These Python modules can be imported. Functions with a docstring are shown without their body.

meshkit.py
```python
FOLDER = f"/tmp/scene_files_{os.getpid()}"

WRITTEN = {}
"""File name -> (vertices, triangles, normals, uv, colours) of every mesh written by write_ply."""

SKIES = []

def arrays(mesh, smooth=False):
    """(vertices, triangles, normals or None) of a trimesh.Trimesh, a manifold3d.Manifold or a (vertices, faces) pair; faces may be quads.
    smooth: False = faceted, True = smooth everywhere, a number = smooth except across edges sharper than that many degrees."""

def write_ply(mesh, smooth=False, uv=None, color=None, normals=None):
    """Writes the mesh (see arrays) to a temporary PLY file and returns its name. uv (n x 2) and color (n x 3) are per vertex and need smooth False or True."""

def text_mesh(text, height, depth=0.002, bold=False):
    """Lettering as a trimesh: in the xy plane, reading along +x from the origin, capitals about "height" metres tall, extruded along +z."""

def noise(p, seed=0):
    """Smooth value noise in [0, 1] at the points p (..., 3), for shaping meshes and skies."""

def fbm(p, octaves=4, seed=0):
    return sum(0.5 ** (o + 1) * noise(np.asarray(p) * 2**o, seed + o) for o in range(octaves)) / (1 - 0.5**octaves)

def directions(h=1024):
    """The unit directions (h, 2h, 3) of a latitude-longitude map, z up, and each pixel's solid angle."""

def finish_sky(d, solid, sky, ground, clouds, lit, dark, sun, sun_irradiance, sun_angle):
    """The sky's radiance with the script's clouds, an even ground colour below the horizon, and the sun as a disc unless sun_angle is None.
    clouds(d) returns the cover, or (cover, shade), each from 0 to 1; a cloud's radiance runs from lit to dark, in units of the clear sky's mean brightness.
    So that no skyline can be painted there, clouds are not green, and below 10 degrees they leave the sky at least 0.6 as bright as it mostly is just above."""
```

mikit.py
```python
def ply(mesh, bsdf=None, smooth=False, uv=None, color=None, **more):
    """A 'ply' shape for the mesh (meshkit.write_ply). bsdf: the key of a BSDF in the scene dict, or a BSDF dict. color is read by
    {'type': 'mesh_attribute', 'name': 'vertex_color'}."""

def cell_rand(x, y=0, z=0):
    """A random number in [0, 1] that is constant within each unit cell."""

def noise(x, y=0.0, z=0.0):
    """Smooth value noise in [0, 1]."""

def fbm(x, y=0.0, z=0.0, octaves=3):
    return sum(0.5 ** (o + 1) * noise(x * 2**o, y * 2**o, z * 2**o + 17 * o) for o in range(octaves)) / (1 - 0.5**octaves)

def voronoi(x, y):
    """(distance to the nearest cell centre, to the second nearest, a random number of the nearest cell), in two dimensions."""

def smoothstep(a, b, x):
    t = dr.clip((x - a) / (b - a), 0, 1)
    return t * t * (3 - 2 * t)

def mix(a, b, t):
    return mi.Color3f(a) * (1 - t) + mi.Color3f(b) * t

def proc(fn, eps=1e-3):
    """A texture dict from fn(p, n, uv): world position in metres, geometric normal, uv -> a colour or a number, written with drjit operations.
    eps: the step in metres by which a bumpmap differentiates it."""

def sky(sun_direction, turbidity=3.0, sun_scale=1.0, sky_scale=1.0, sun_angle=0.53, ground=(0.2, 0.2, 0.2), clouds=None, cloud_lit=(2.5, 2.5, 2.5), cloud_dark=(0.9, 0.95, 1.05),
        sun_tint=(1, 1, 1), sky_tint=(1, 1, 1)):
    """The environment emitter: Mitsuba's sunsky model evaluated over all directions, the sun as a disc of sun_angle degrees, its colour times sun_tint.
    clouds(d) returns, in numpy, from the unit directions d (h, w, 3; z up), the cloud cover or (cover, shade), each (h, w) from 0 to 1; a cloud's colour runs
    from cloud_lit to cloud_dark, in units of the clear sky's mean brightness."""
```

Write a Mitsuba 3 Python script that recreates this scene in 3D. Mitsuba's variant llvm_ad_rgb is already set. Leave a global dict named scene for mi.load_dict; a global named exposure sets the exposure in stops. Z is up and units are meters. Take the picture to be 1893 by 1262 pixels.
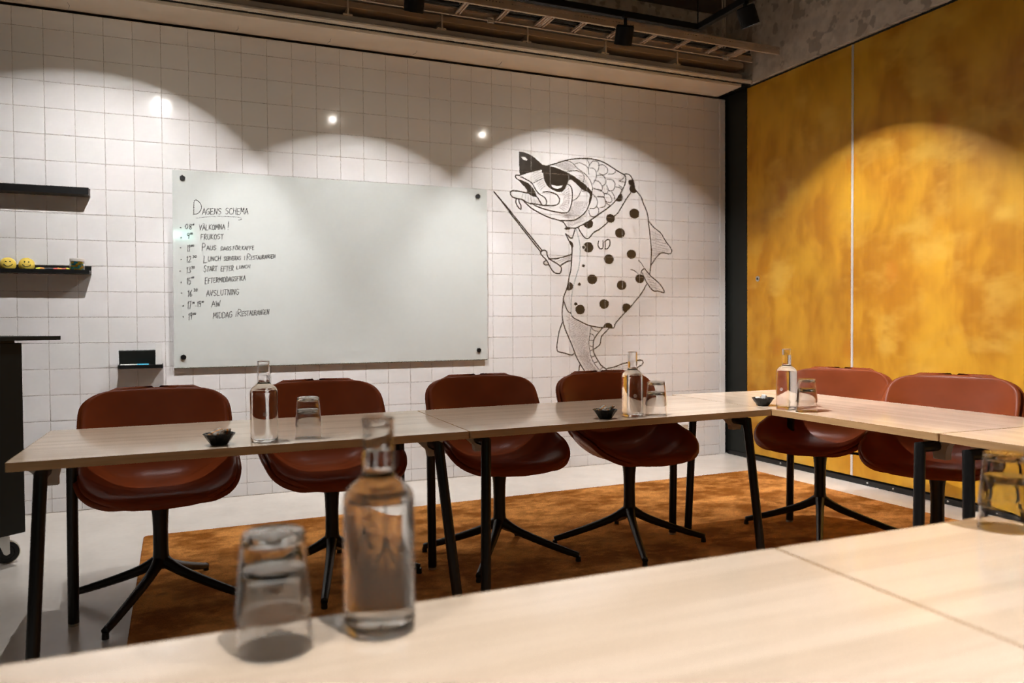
import math, random
import numpy as np, trimesh, drjit as dr, mitsuba as mi, mikit, meshkit
from mikit import proc, noise, fbm, voronoi, smoothstep, mix
from shapely.geometry import Polygon, LineString, Point, MultiPolygon, box as sbox
from shapely.ops import unary_union
random.seed(4); rng = np.random.default_rng(4)
T = mi.ScalarTransform4f
scene, labels = {}, {}

# ------------------------------------------------------------------ camera
CAM = np.array([-4.137, -5.160, 1.0746])
YAW, PITCH, ROLL = 0.40410, -0.0222, -0.0066
_f = np.array([math.sin(YAW) * math.cos(PITCH), math.cos(YAW) * math.cos(PITCH), math.sin(PITCH)])
_r = np.array([math.cos(YAW), -math.sin(YAW), 0.0]); _u = np.cross(_r, _f)
_u = -_r * math.sin(ROLL) + _u * math.cos(ROLL)
scene['camera'] = {'type': 'thinlens', 'fov': 66.8313, 'fov_axis': 'x', 'aperture_radius': 0.0045, 'focus_distance': 3.3, 'near_clip': 0.05, 'far_clip': 60.0,
                   'to_world': T().look_at(origin=CAM.tolist(), target=(CAM + _f).tolist(), up=_u.tolist())}
# ------------------------------------------------------------------ lights: track spots (rim position, housing axis, beam axis, half angle, intensity)
exposure = 0.28
WARM = (1.0, 0.985, 0.985)
LAMPS = [
    dict(pos=(-4.24, -1.16, 2.715), axis=(-.1, .42, -.9), aim=(-.208, .575, -.79), half=44, I=8.3, label='black cylinder track spotlight above the left wall shelves, out of frame at top', see=0),
    dict(pos=(-2.98, -1.16, 2.725), axis=(0, .42, -.9), aim=(-.051, .475, -.879), half=41.5, I=8.3, label='black cylinder track spotlight above the glass board, cut by the top edge of the photo', see=1),
    dict(pos=(-1.70, -1.16, 2.725), axis=(.08, .42, -.9), aim=(.163, .545, -.823), half=44.5, I=8.3, label='black cylinder track spotlight hanging in front of the cable tray, above the fish mural', see=1),
    dict(pos=(-1.15, -1.63, 2.75), axis=(.40, .05, -.90), aim=(.43, .053, -.90), half=42, spill=0, I=11.5, label='tilted black track spotlight aimed at the yellow wall, its bright rim in view', see=1),
    dict(pos=(-3.1, -2.75, 2.75), axis=(.6, .03, -.8), aim=(2.15, -.05, -2.0), half=29, I=23.5, spill=0, label='black track spotlight aimed across at the right table row, out of frame', see=0),
]
ROOM_LAMPS = [(-5.0, -4.95, 2.75), (-3.7, -4.95, 2.75), (-2.4, -4.95, 2.75)]
OVER_LAMPS = [(-4.25, -2.30, 2.75), (-2.5, -2.30, 2.75)]; OVER_I = 2.4
ROOM_I, ROOM_HALF = 7.8, 44
SPILL, SPILL_TINT = .055, (1.0, .86, .64)        # wide warm spill of each reflector, as a share of its beam

# ------------------------------------------------------------------ helpers
def obj(key, mesh, bsdf, smooth=False, tw=None, **more):
    k, n = key, 0
    while k in scene:
        n += 1; k = '%s_%03d' % (key, n)
    d = mikit.ply(mesh, bsdf, smooth, **more) if not isinstance(mesh, dict) else dict(mesh)
    if tw is not None: d['to_world'] = tw
    scene[k] = d
    return k
def key_for(name):
    k, n = name, 0
    while k in labels:
        n += 1; k = '%s_%03d' % (name, n)
    return k
def thing(name, label, cat, group=None, kind=None):
    k = key_for(name)
    labels[k] = {'label': label, 'category': cat}
    if group: labels[k]['group'] = group
    if kind: labels[k]['kind'] = kind
    return k
def structure(name, label=None):
    labels[name] = {'kind': 'structure'}
    if label: labels[name]['label'] = label
    return name
def part_label(k, label): labels[k] = {'label': label}
def cat(ms):
    ms = [m for m in ms if m is not None]
    v, f, o = [], [], 0
    for m in ms:
        v.append(np.asarray(m.vertices)); f.append(np.asarray(m.faces) + o); o += len(m.vertices)
    return trimesh.Trimesh(np.vstack(v), np.vstack(f), process=False)
def box(x0, x1, y0, y1, z0, z1, c=0.0):
    x0, x1 = min(x0, x1), max(x0, x1); y0, y1 = min(y0, y1), max(y0, y1); z0, z1 = min(z0, z1), max(z0, z1)
    if c <= 0:
        m = trimesh.creation.box((x1 - x0, y1 - y0, z1 - z0)); m.apply_translation(((x0 + x1) / 2, (y0 + y1) / 2, (z0 + z1) / 2)); return m
    c = min(c, (x1 - x0) * .45, (y1 - y0) * .45, (z1 - z0) * .45)
    P = []
    for a in (0, 1):
        for b in (0, 1):
            for d in (0, 1):
                X, Y, Z = (x0, x1)[a], (y0, y1)[b], (z0, z1)[d]
                sx, sy, sz = (c, -c)[a], (c, -c)[b], (c, -c)[d]
                P += [(X, Y + sy, Z + sz), (X + sx, Y, Z + sz), (X + sx, Y + sy, Z)]
    return trimesh.convex.convex_hull(np.array(P))
def obox(o, ex, ey, c=0.0, z0=0, z1=1, lx=1, ly=1):
    """box with a corner at o (xy), sides lx along unit ex, ly along unit ey"""
    m = box(0, lx, 0, ly, z0, z1, c); M = np.eye(4); M[:2, 0] = ex; M[:2, 1] = ey; M[:2, 3] = o
    m.apply_transform(M)
    if np.linalg.det(M[:3, :3]) < 0: m.invert()
    return m
def lathe(prof, n=40):
    prof = np.asarray(prof, float); a = np.arange(n) * 2 * math.pi / n; k = len(prof)
    v, idx = [], []
    for r, z in prof:
        if r < 1e-7: idx.append([len(v)] * n); v.append((0, 0, z))
        else:
            idx.append(list(range(len(v), len(v) + n))); v += [(r * math.cos(t), r * math.sin(t), z) for t in a]
    f = []
    for i in range(k - 1):
        A, B = idx[i], idx[i + 1]
        for j in range(n):
            q = (j + 1) % n
            if A[j] != A[q]: f.append((A[j], A[q], B[q]) if B[j] != B[q] else (A[j], A[q], B[j]))
            if B[j] != B[q]: f.append((A[j], B[q], B[j]))
    return trimesh.Trimesh(np.array(v), np.array(f), process=False)
def sweep(path, rad, n=12, caps=True, squash=None):
    """tube along a path with mitred corners; rad: one radius or one per point"""
    P = np.asarray(path, float); m = len(P); R = np.broadcast_to(np.asarray(rad, float), (m,))
    seg = np.diff(P, axis=0); seg /= np.linalg.norm(seg, axis=1, keepdims=True)
    t = seg[0]; ref = np.array([0, 0, 1.0]) if abs(t[2]) < .9 else np.array([1.0, 0, 0])
    a = np.cross(t, ref); a /= np.linalg.norm(a); b = np.cross(t, a)
    ang = np.arange(n) * 2 * math.pi / n
    V = []
    for i in range(m):
        d = seg[0] if i == 0 else seg[-1] if i == m - 1 else seg[i - 1]
        if i > 0:                                   # carry the frame onto the segment before the point
            a = a - d * a.dot(d); a /= np.linalg.norm(a); b = np.cross(d, a)
        if 0 < i < m - 1:
            nrm = seg[i - 1] + seg[i]; nrm /= np.linalg.norm(nrm)
        else: nrm = d
        ring = []
        for q in ang:
            p = (a * math.cos(q) + b * math.sin(q) * (squash or 1)) * R[i]
            p = p - d * (p.dot(nrm) / max(d.dot(nrm), .2))
            ring.append(P[i] + p)
        V.append(ring)
    V = np.array(V).reshape(-1, 3); F = []
    for i in range(m - 1):
        for j in range(n):
            q = (j + 1) % n; A, B, C, D = i * n + j, i * n + q, (i + 1) * n + q, (i + 1) * n + j
            F += [(A, C, B), (A, D, C)]
    if caps:
        V = np.vstack([V, P[:1], P[-1:]]); c0, c1 = m * n, m * n + 1
        for j in range(n):
            q = (j + 1) % n; F += [(c0, j, q), (c1, (m - 1) * n + q, (m - 1) * n + j)]
    M = trimesh.Trimesh(V, np.array(F), process=False)
    if M.volume < 0: M.invert()
    return M
def fine(prof, step=.004):
    """profile with long segments cut up, so that smoothed normals stay true along straight glass walls"""
    out = [prof[0]]
    for a, b in zip(prof, prof[1:]):
        d = math.hypot(b[0] - a[0], b[1] - a[1]); n = max(1, int(d / step))
        ts = [i / n for i in range(1, n + 1)]
        if n > 1: ts = [.0006 / d] + ts[:-1] + [1 - .0006 / d, 1.0]
        out += [(a[0] + (b[0] - a[0]) * t, a[1] + (b[1] - a[1]) * t) for t in ts]
    return out
def smooth_path(pts, n=8):
    """Catmull-Rom"""
    P = np.asarray(pts, float); P = np.vstack([2 * P[0] - P[1], P, 2 * P[-1] - P[-2]]); out = []
    for i in range(1, len(P) - 2):
        for k in range(n):
            s = k / n; a, b, c, d = P[i - 1], P[i], P[i + 1], P[i + 2]
            out.append(.5 * (2 * b + (c - a) * s + (2 * a - 5 * b + 4 * c - d) * s * s + (3 * b - a - 3 * c + d) * s ** 3))
    return np.array(out + [P[-2]])
def extrude(poly, h):
    gs = [g for g in getattr(poly, 'geoms', [poly]) if g.geom_type == 'Polygon' and g.area > 1e-9]
    return cat([trimesh.creation.extrude_polygon(g, h, engine='earcut') for g in gs])
def onwall(m):          # xy polygon extruded +z  ->  x, z on a wall facing -y (front at negative y)
    M = np.array([[1, 0, 0, 0], [0, 0, -1, 0], [0, 1, 0, 0], [0, 0, 0, 1.0]]); m.apply_transform(M); return m
def slab(poly, z0, z1, c=.0015):
    """flat board with a chamfered rim from a convex-ish polygon"""
    a, b = np.array(poly.exterior.coords)[:-1], np.array(poly.buffer(-c, join_style=2).exterior.coords)[:-1]
    if Polygon(a).exterior.is_ccw is False: a = a[::-1]
    if Polygon(b).exterior.is_ccw is False: b = b[::-1]
    pts = [(p[0], p[1], z) for p, z in [(p, z0) for p in b] + [(p, z0 + c) for p in a] + [(p, z1 - c) for p in a] + [(p, z1) for p in b]]
    return trimesh.convex.convex_hull(np.array(pts))
def rot2(a): return np.array([[math.cos(a), -math.sin(a)], [math.sin(a), math.cos(a)]])
def xf(x, y, z, rz=0): return T().translate([x, y, z]).rotate([0, 0, 1], rz)

# ------------------------------------------------------------------ materials
def mat(key, **kw):
    two = kw.pop('two', True); bump = kw.pop('bump', None)
    d = {'type': 'principled', **kw}
    if bump: d = {'type': 'bumpmap', 'arbitrary': bump[0], 'scale': bump[1], 'bsdf': d}
    scene[key] = {'type': 'twosided', 'bsdf': d} if two else d
def rgb(*c): return {'type': 'rgb', 'value': list(c)}
for i, c in enumerate([(.80, .785, .775), (.79, .78, .765), (.80, .78, .77)]):
    mat('m_tile_%d' % i, base_color=rgb(*c), roughness=.09, specular=.5)
mat('m_grout', base_color=proc(lambda p, n, uv: mix((.36, .31, .27), (.44, .39, .35), fbm(p.x * 3, p.z * 3, 0., 3))), roughness=.9, specular=.2)
mat('m_plaster', base_color=proc(lambda p, n, uv: mix((.66, .58, .48), (.74, .67, .57), fbm(p.x * 4, p.y * 9 + p.z * 9, 2., 3))), roughness=.7, specular=.3)
mat('m_cream', base_color=rgb(.72, .66, .57), roughness=.45, specular=.4)
mat('m_wall', base_color=rgb(.30, .26, .22), roughness=.7, specular=.3)
mat('m_ceiling', base_color=proc(lambda p, n, uv: mix((.05, .043, .037), (.11, .095, .08), fbm(p.x * 2, p.y * 2, 0., 4))), roughness=.9, specular=.2)
def _conc(p, n, uv):
    a = fbm(p.x * 5 + p.y * 5, p.y * 2 - p.x * 3, p.z * 5, 4); b = fbm(p.y * 22 + p.x * 22, p.z * 22, 4., 3)
    pit = smoothstep(.60, .70, fbm(p.y * 14 + p.x * 14, p.z * 14, 9., 3))
    c = mix((.52, .45, .37), (.80, .72, .62), smoothstep(.2, .8, .5 * a + .5 * b))
    return mix(c, (.26, .21, .16), pit * .6)
mat('m_concrete', base_color=proc(_conc), roughness=.9, specular=.2,
    bump=(proc(lambda p, n, uv: fbm(p.y * 18 + p.x * 18, p.z * 18, 1., 4), .002), .012))
def _ply(p, n, uv):
    y, z = p.y, p.z
    wy = y + .10 * fbm(y * 2.2, z * 1.1, 3., 3); wz = z + .14 * fbm(y * 1.7, z * 1.6, 8., 3)
    cloud = fbm(wy * 3.2, wz * 2.6, 1., 4); curl = fbm(wy * 11 + 2 * cloud, wz * 5, 5., 3)
    wisp = smoothstep(.48, .86, fbm(wy * 4 + 3., wz * 7, 2., 4))
    streak = fbm(y * 46, z * 2.5, 0., 3)
    t = dr.clip(.10 + .95 * smoothstep(.25, .75, .62 * cloud + .38 * curl) + .16 * (streak - .5), 0, 1)
    c = mix((.40, .145, .006), (.62, .31, .020), t)
    c = mix(c, (.70, .42, .065), wisp * .6)
    knot = smoothstep(.09, .03, voronoi(y * 1.3 + 5, z * .9)[0])
    return mix(c, (.50, .17, .01), knot * .5)
mat('m_plywood', base_color=proc(_ply), roughness=.42, specular=.35)
mat('m_alu', base_color=rgb(.72, .68, .64), roughness=.35, metallic=.3)
mat('m_black', base_color=rgb(.007, .007, .007), roughness=.32, specular=.32)
mat('m_track', base_color=rgb(.006, .006, .006), roughness=.6, specular=.15)
mat('m_ductlight', base_color=rgb(.55, .46, .35), roughness=.6)
mat('m_blackmatte', base_color=rgb(.016, .016, .015), roughness=.7, specular=.3)
mat('m_charcoal', base_color=rgb(.013, .015, .013), roughness=.5, specular=.2)
def _floor(p, n, uv):
    a = fbm(p.x * 1.3, p.y * 1.3, 0., 4); b = fbm(p.x * 9, p.y * 9, 3., 3); s = fbm(p.x * 60, p.y * 60, 7., 2)
    return mix((.46, .42, .37), (.70, .655, .60), dr.clip(.65 * a + .25 * b + .1 * s, 0, 1))
mat('m_floor', base_color=proc(_floor), roughness=.24, specular=.5)
def _rug(p, n, uv):
    wx = p.x + .09 * fbm(p.x * 4, p.y * 4, 1., 3); wy = p.y + .07 * fbm(p.x * 3, p.y * 5, 6., 3)
    a = fbm(wx * 5.5, wy * 9, 0., 4); b = fbm(wx * 26, wy * 34, 4., 3)
    t = smoothstep(.3, .72, .7 * a + .3 * b); g = fbm(p.x * 260, p.y * 260, 2., 2)
    c = mix((.20, .065, .012), (.52, .225, .060), t)
    return c * (.65 + .7 * g)
mat('m_rug', base_color=proc(_rug), roughness=1., specular=.05, sheen=.5, sheen_tint=.8,
    bump=(proc(lambda p, n, uv: fbm(p.x * 300, p.y * 300, 0., 2) + 1.5 * fbm(p.x * 26, p.y * 34, 4., 2), .001), .004))
def _wood(ax, base, dark):
    def fn(p, n, uv):
        l, w = (p.x, p.y) if ax == 0 else (p.y, p.x)
        w2 = w + .012 * fbm(l * 1.2, w * 5, 2., 3)
        g = fbm(l * 1.6, w2 * 26, 1., 4); fine = fbm(l * 7, w * 260, 3., 2)
        t = dr.clip(smoothstep(.3, .72, g) * .75 + .35 * (fine - .4), 0, 1)
        return mix(base, dark, t)
    return fn
mat('m_oak_x', base_color=proc(_wood(0, (.64, .505, .38), (.555, .425, .305))), roughness=.10, specular=.85, clearcoat=.8, clearcoat_gloss=.9)
mat('m_oak_y', base_color=proc(_wood(1, (.64, .505, .38), (.555, .425, .305))), roughness=.10, specular=.85, clearcoat=.8, clearcoat_gloss=.9)
mat('m_edge_shaded', base_color=proc(lambda p, n, uv: mix((.50, .31, .15), (.36, .20, .085), fbm(p.x * 6 + p.y * 6, p.z * 160, 1., 3))), roughness=.45, specular=.4)  # orange edge wood, darkened to paint in the shade of the table sides
mat('m_bracket', base_color=rgb(.36, .32, .27), roughness=.5, specular=.4)
def _leather(p, n, uv):
    a = fbm(p.x * 9, p.y * 9, p.z * 9, 3)
    return mix((.175, .034, .009), (.240, .049, .014), a)
mat('m_leather', base_color=proc(_leather), roughness=.34, specular=.16,
    bump=(proc(lambda p, n, uv: fbm(p.x * 340, p.y * 340, p.z * 340, 2), .0006), .00022))
mat('m_piping', base_color=rgb(.075, .018, .008), roughness=.4)
mat('m_board', base_color=rgb(.60, .625, .60), roughness=.06, specular=.5)
mat('m_boardedge', base_color=rgb(.10, .105, .07), roughness=.2)
mat('m_ink', base_color=rgb(.028, .026, .024), roughness=.6)
mat('m_print', base_color=rgb(.030, .022, .015), roughness=.22, specular=.5)
mat('m_printthin', base_color=rgb(.32, .29, .28), roughness=.25)
mat('m_printteal', base_color=rgb(.10, .17, .17), roughness=.3)
mat('m_printwhite', base_color=rgb(.80, .77, .755), roughness=.15)
mat('m_steel', base_color=rgb(.50, .44, .36), roughness=.38, metallic=.55)
mat('m_galv', base_color=rgb(.52, .42, .33), roughness=.5, metallic=.3)
mat('m_chrome', base_color=rgb(.62, .62, .60), roughness=.22, metallic=1.)
mat('m_duct', base_color=rgb(.30, .22, .15), roughness=.55, specular=.4)
mat('m_ductgrey', base_color=rgb(.34, .30, .25), roughness=.6, specular=.3)
mat('m_white', base_color=rgb(.80, .79, .77), roughness=.35)
mat('m_beige', base_color=rgb(.55, .44, .33), roughness=.4)
mat('m_smiley', base_color=rgb(.78, .58, .09), roughness=.5)
mat('m_blue', base_color=rgb(.04, .58, .85), roughness=.35)
mat('m_teal', base_color=rgb(.08, .72, .62), roughness=.35)
mat('m_yellow', base_color=rgb(.92, .82, .08), roughness=.35)
mat('m_green', base_color=rgb(.04, .25, .12), roughness=.4)
mat('m_red', base_color=rgb(.60, .07, .05), roughness=.4)
mat('m_orange', base_color=rgb(.75, .30, .05), roughness=.4)
mat('m_foil', base_color=proc(lambda p, n, uv: mix((.30, .22, .16), (.72, .66, .58), smoothstep(.35, .6, fbm(p.x * 150, p.y * 150, p.z * 150, 2)))), roughness=.35, metallic=.25)
mat('m_wheelgrey', base_color=rgb(.42, .39, .32), roughness=.5)
scene['m_glass'] = {'type': 'dielectric', 'int_ior': 1.5, 'ext_ior': 1.0}
scene['m_glasswater'] = {'type': 'dielectric', 'int_ior': 1.5, 'ext_ior': 1.33}
scene['m_water'] = {'type': 'dielectric', 'int_ior': 1.33, 'ext_ior': 1.0}

# ------------------------------------------------------------------ room shell
XL, YB, ZC = -7.4, -7.2, 3.57
structure('floor', 'polished grey concrete floor'); obj('floor', box(XL - .2, .3, YB - .2, .3, -.1, 0), 'm_floor')
structure('ceiling', 'dark exposed ceiling slab'); obj('ceiling', box(XL - .2, .3, YB - .2, .3, ZC, ZC + .1), 'm_ceiling')
structure('wall_left', 'plain painted side wall outside the frame'); obj('wall_left', box(XL - .1, XL, YB, .2, 0, ZC), 'm_wall')
structure('wall_front', 'plain painted wall behind the camera'); obj('wall_front', box(XL, .2, YB - .1, YB, 0, ZC), 'm_wall')
structure('wall_back', 'white glazed square tile wall with pale brown joints')
obj('wall_back', box(XL, -.03, .0020, .2, 0, 2.889), 'm_grout')
PX, PZ = .15 * 1.0209, .15
TX = lambda c: (1.0209 * c - 33.238) * .15
TZ = lambda r: (18.545 - r) * .15
def tile_mesh(w, h, b=.0018):
    """glazed tile, face at y=0 with a rolled edge, centred in x and z"""
    rings = []
    for inset, y in [(0, .008), (0, .0020), (b * .29, .0007), (b, 0.0)]:
        X, Z = w / 2 - inset, h / 2 - inset
        rings.append([(-X, y, -Z), (X, y, -Z), (X, y, Z), (-X, y, Z)])
    v = np.array(rings).reshape(-1, 3); f = []
    for i in range(3):
        for j in range(4):
            q = (j + 1) % 4; f += [(i * 4 + j, i * 4 + q, i * 4 + 4 + q), (i * 4 + j, i * 4 + 4 + q, i * 4 + 4 + j)]
    f += [(12, 13, 14), (12, 14, 15)]
    return trimesh.Trimesh(v, np.array(f), process=False)
JOINT = .0018
full = [mikit.ply(tile_mesh(PX - JOINT, PZ - JOINT), 'm_tile_%d' % i, True) for i in range(3)]
tiles = []
for c in range(-15, 33):
    for r in range(-1, 19):
        x0, x1 = TX(c) + JOINT / 2, TX(c + 1) - JOINT / 2
        z1, z0 = TZ(r) - JOINT / 2, TZ(r + 1) + JOINT / 2
        x1 = min(x1, -.088); z1 = min(z1, 2.887); z0 = max(z0, .003)
        if x1 - x0 < .01 or x0 < XL: continue
        tiles.append(((x0 + x1) / 2, (z0 + z1) / 2, x1 - x0, z1 - z0))
def shows(t):
    x, z = t[0], t[1]
    if -4.10 < x < -2.20 and .90 < z < 1.96: return False
    return x > -5.06 and z > .72
order = sorted([t for t in tiles if shows(t)], key=lambda t: (t[0] - CAM[0]) ** 2 + CAM[1] ** 2 + (t[1] - CAM[2]) ** 2 - 0 * t[0])
mine = set(order[:300]); rest = []
for t in tiles:
    tilt, tilt2 = rng.normal(0, .0016), rng.normal(0, .0016)
    is_full = abs(t[2] - (PX - JOINT)) < 1e-6 and abs(t[3] - (PZ - JOINT)) < 1e-6
    if t in mine:
        tw = T().translate([t[0], 0, t[1]]).rotate([0, 0, 1], math.degrees(tilt)).rotate([1, 0, 0], math.degrees(tilt2))
        obj('wall_back__tile', full[rng.integers(3)] if is_full else mikit.ply(tile_mesh(t[2], t[3]), 'm_tile_0', True), None, tw=tw)
    else:
        m = tile_mesh(t[2], t[3]); v = np.array(m.vertices)
        v[:, 1] += v[:, 0] * tilt + v[:, 2] * tilt2
        m.vertices = v + [t[0], 0, t[1]]; rest.append(m)
obj('wall_back__tile_field', cat(rest), 'm_tile_0', True); labels['wall_back__tile_field'] = {'kind': 'stuff'}
obj('wall_back__corner_profile', box(-.086, -.032, -.004, .01, 0, 2.888, .002), 'm_white')
part_label('wall_back__corner_profile', 'white vertical edge profile at the end of the tiles')
obj('wall_back__upper_concrete', box(XL, .0, .02, .2, 2.95, ZC), 'm_concrete')
part_label('wall_back__upper_concrete', 'bare concrete above the tiles')

# right wall: stained plywood folding partition below a concrete beam
structure('wall_right', 'yellow stained plywood partition wall under a bare concrete beam')
obj('wall_right', box(.02, .3, YB, .2, 0, 2.94), 'm_blackmatte')
obj('wall_right__column', box(.0, .03, -.222, .2, .03, 2.922, .001), 'm_charcoal'); part_label('wall_right__column', 'black narrow end post beside the tiles')
obj('wall_right__concrete_beam', box(-.012, .3, YB, .02, 2.94, ZC), 'm_concrete'); part_label('wall_right__concrete_beam', 'rough bare concrete beam')
edges = [-.232, -1.278, -2.53, -3.78, -5.03, -6.28, -7.18]
for i in range(6):
    obj('wall_right__panel', box(0, .03, edges[i + 1] + .009, edges[i] - (.009 if i else 0), .045, 2.918, .0015), 'm_plywood')
    obj('wall_right__edge_strip', box(-.003, .03, edges[i + 1] - .009, edges[i + 1] + .009, .045, 2.916, .001), 'm_alu')
part_label('wall_right__edge_strip', 'pale aluminium strip between two panels')
obj('wall_right__floor_track', box(-.012, .03, YB, -.0, 0, .034, .003), 'm_black'); part_label('wall_right__floor_track', 'black floor track')
for y in (-.62, -1.02, -1.42, -1.62, -2.0, -2.26, -2.6):
    obj('wall_right__track_bolt', trimesh.creation.icosphere(2, .006).apply_translation((-.013, y, .02)), 'm_white', True)
lk = T().translate([0, -.356, 1.416]).rotate([0, 1, 0], -90)
obj('wall_right__lock', lathe([(0, 0), (.022, 0), (.022, .004), (.019, .006), (.011, .006), (.011, .003), (0, .003)], 28), 'm_chrome', 30, lk)
obj('wall_right__lock__keyhole', lathe([(0, .0032), (.0085, .0032), (.0085, .0045), (0, .0045)], 20), 'm_black', 30, lk)
part_label('wall_right__lock', 'small round metal lock')

# soffit and cornice above the tiles
structure('trim_1', 'pale plastered soffit above the tile wall')
obj('trim_1', box(XL, -.10, -.285, .01, 2.905, 2.928, .003), 'm_plaster')
for x in (-5.30, -4.70, -3.79, -3.23, -2.66, -2.05):
    obj('trim_1__crack', sweep([(x, -.02, 2.9046), (x + .012, -.07, 2.9046), (x + .006, -.12, 2.9046)], .0014, 5), 'm_bracket')
structure('trim_2', 'cream cornice rail along the top of the tile wall')
obj('trim_2', cat([box(XL, -.012, -.30, -.02, 2.934, 2.952, .004), box(XL, -.012, -.312, -.27, 2.940, 2.962, .006)]), 'm_cream', 30)
obj('trim_2__shadow_gap', box(XL, -.012, -.29, -.02, 2.926, 2.936), 'm_black')
v = thing('ventilation_slot', 'long brown metal ventilation slot with thin dividers, running above the cornice', 'air vent')
obj(v + '__lower_channel', box(XL, -.09, -.285, -.03, 2.958, 3.003, .003), 'm_ductgrey')
obj(v + '__back_plate', box(XL, -.09, -.10, -.05, 2.99, 3.06), 'm_track')
obj(v + '__upper_channel', box(XL, -.09, -.300, -.05, 3.046, 3.088, .004), 'm_duct')
obj(v + '__top_channel', box(XL, -.09, -.262, -.05, 3.088, 3.125, .003), 'm_ductgrey')
for i in range(11):
    x = -.707 - .611 * i
    obj(v + '__divider', cat([box(x - .005, x + .005, -.306, -.09, 2.995, 3.120), box(x - .03, x + .03, -.30, -.25, 2.998, 3.008, .002)]), 'm_ductlight')

# cable tray
ct = thing('cable_tray', 'perforated galvanised cable tray with paired rungs, hung below the ceiling', 'cable tray')
def rail(x0, x1, y, z0, z1, zs, lip):
    ms = []
    x = x1
    while x > x0:
        a = max(x - .6, x0); P = sbox(a, z0, x, z1)
        holes = []
        for z, w, h, pitch in zs:
            n = int((x - a) / pitch)
            for i in range(n):
                if (i + int(x * 10)) % 13 in (11, 12): continue
                cx = x - pitch * (i + .5); holes.append(sbox(cx - w / 2, z - h / 2, cx + w / 2, z + h / 2))
        ms.append(onwall(extrude(P.difference(unary_union(holes)), .0016)).apply_translation((0, y, 0))); x -= .6
    ms.append(box(x0, x1, min(y, y + lip), max(y, y + lip), z0 - .0016, z0)); ms.append(box(x0, x1, min(y, y + lip), max(y, y + lip), z1, z1 + .0016))
    return cat(ms)
obj(ct + '__side_rail', rail(-6.6, -.045, -.64, 3.050, 3.100, [(3.083, .009, .006, .022)], .018), 'm_galv')
obj(ct + '__side_rail', rail(-6.6, -.11, -.41, 3.052, 3.092, [(3.078, .010, .005, .020)], -.018), 'm_galv')
rx = [-.308, -.345] + [-.54 - .2765 * i for i in range(21)] + [-1.885]
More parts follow.
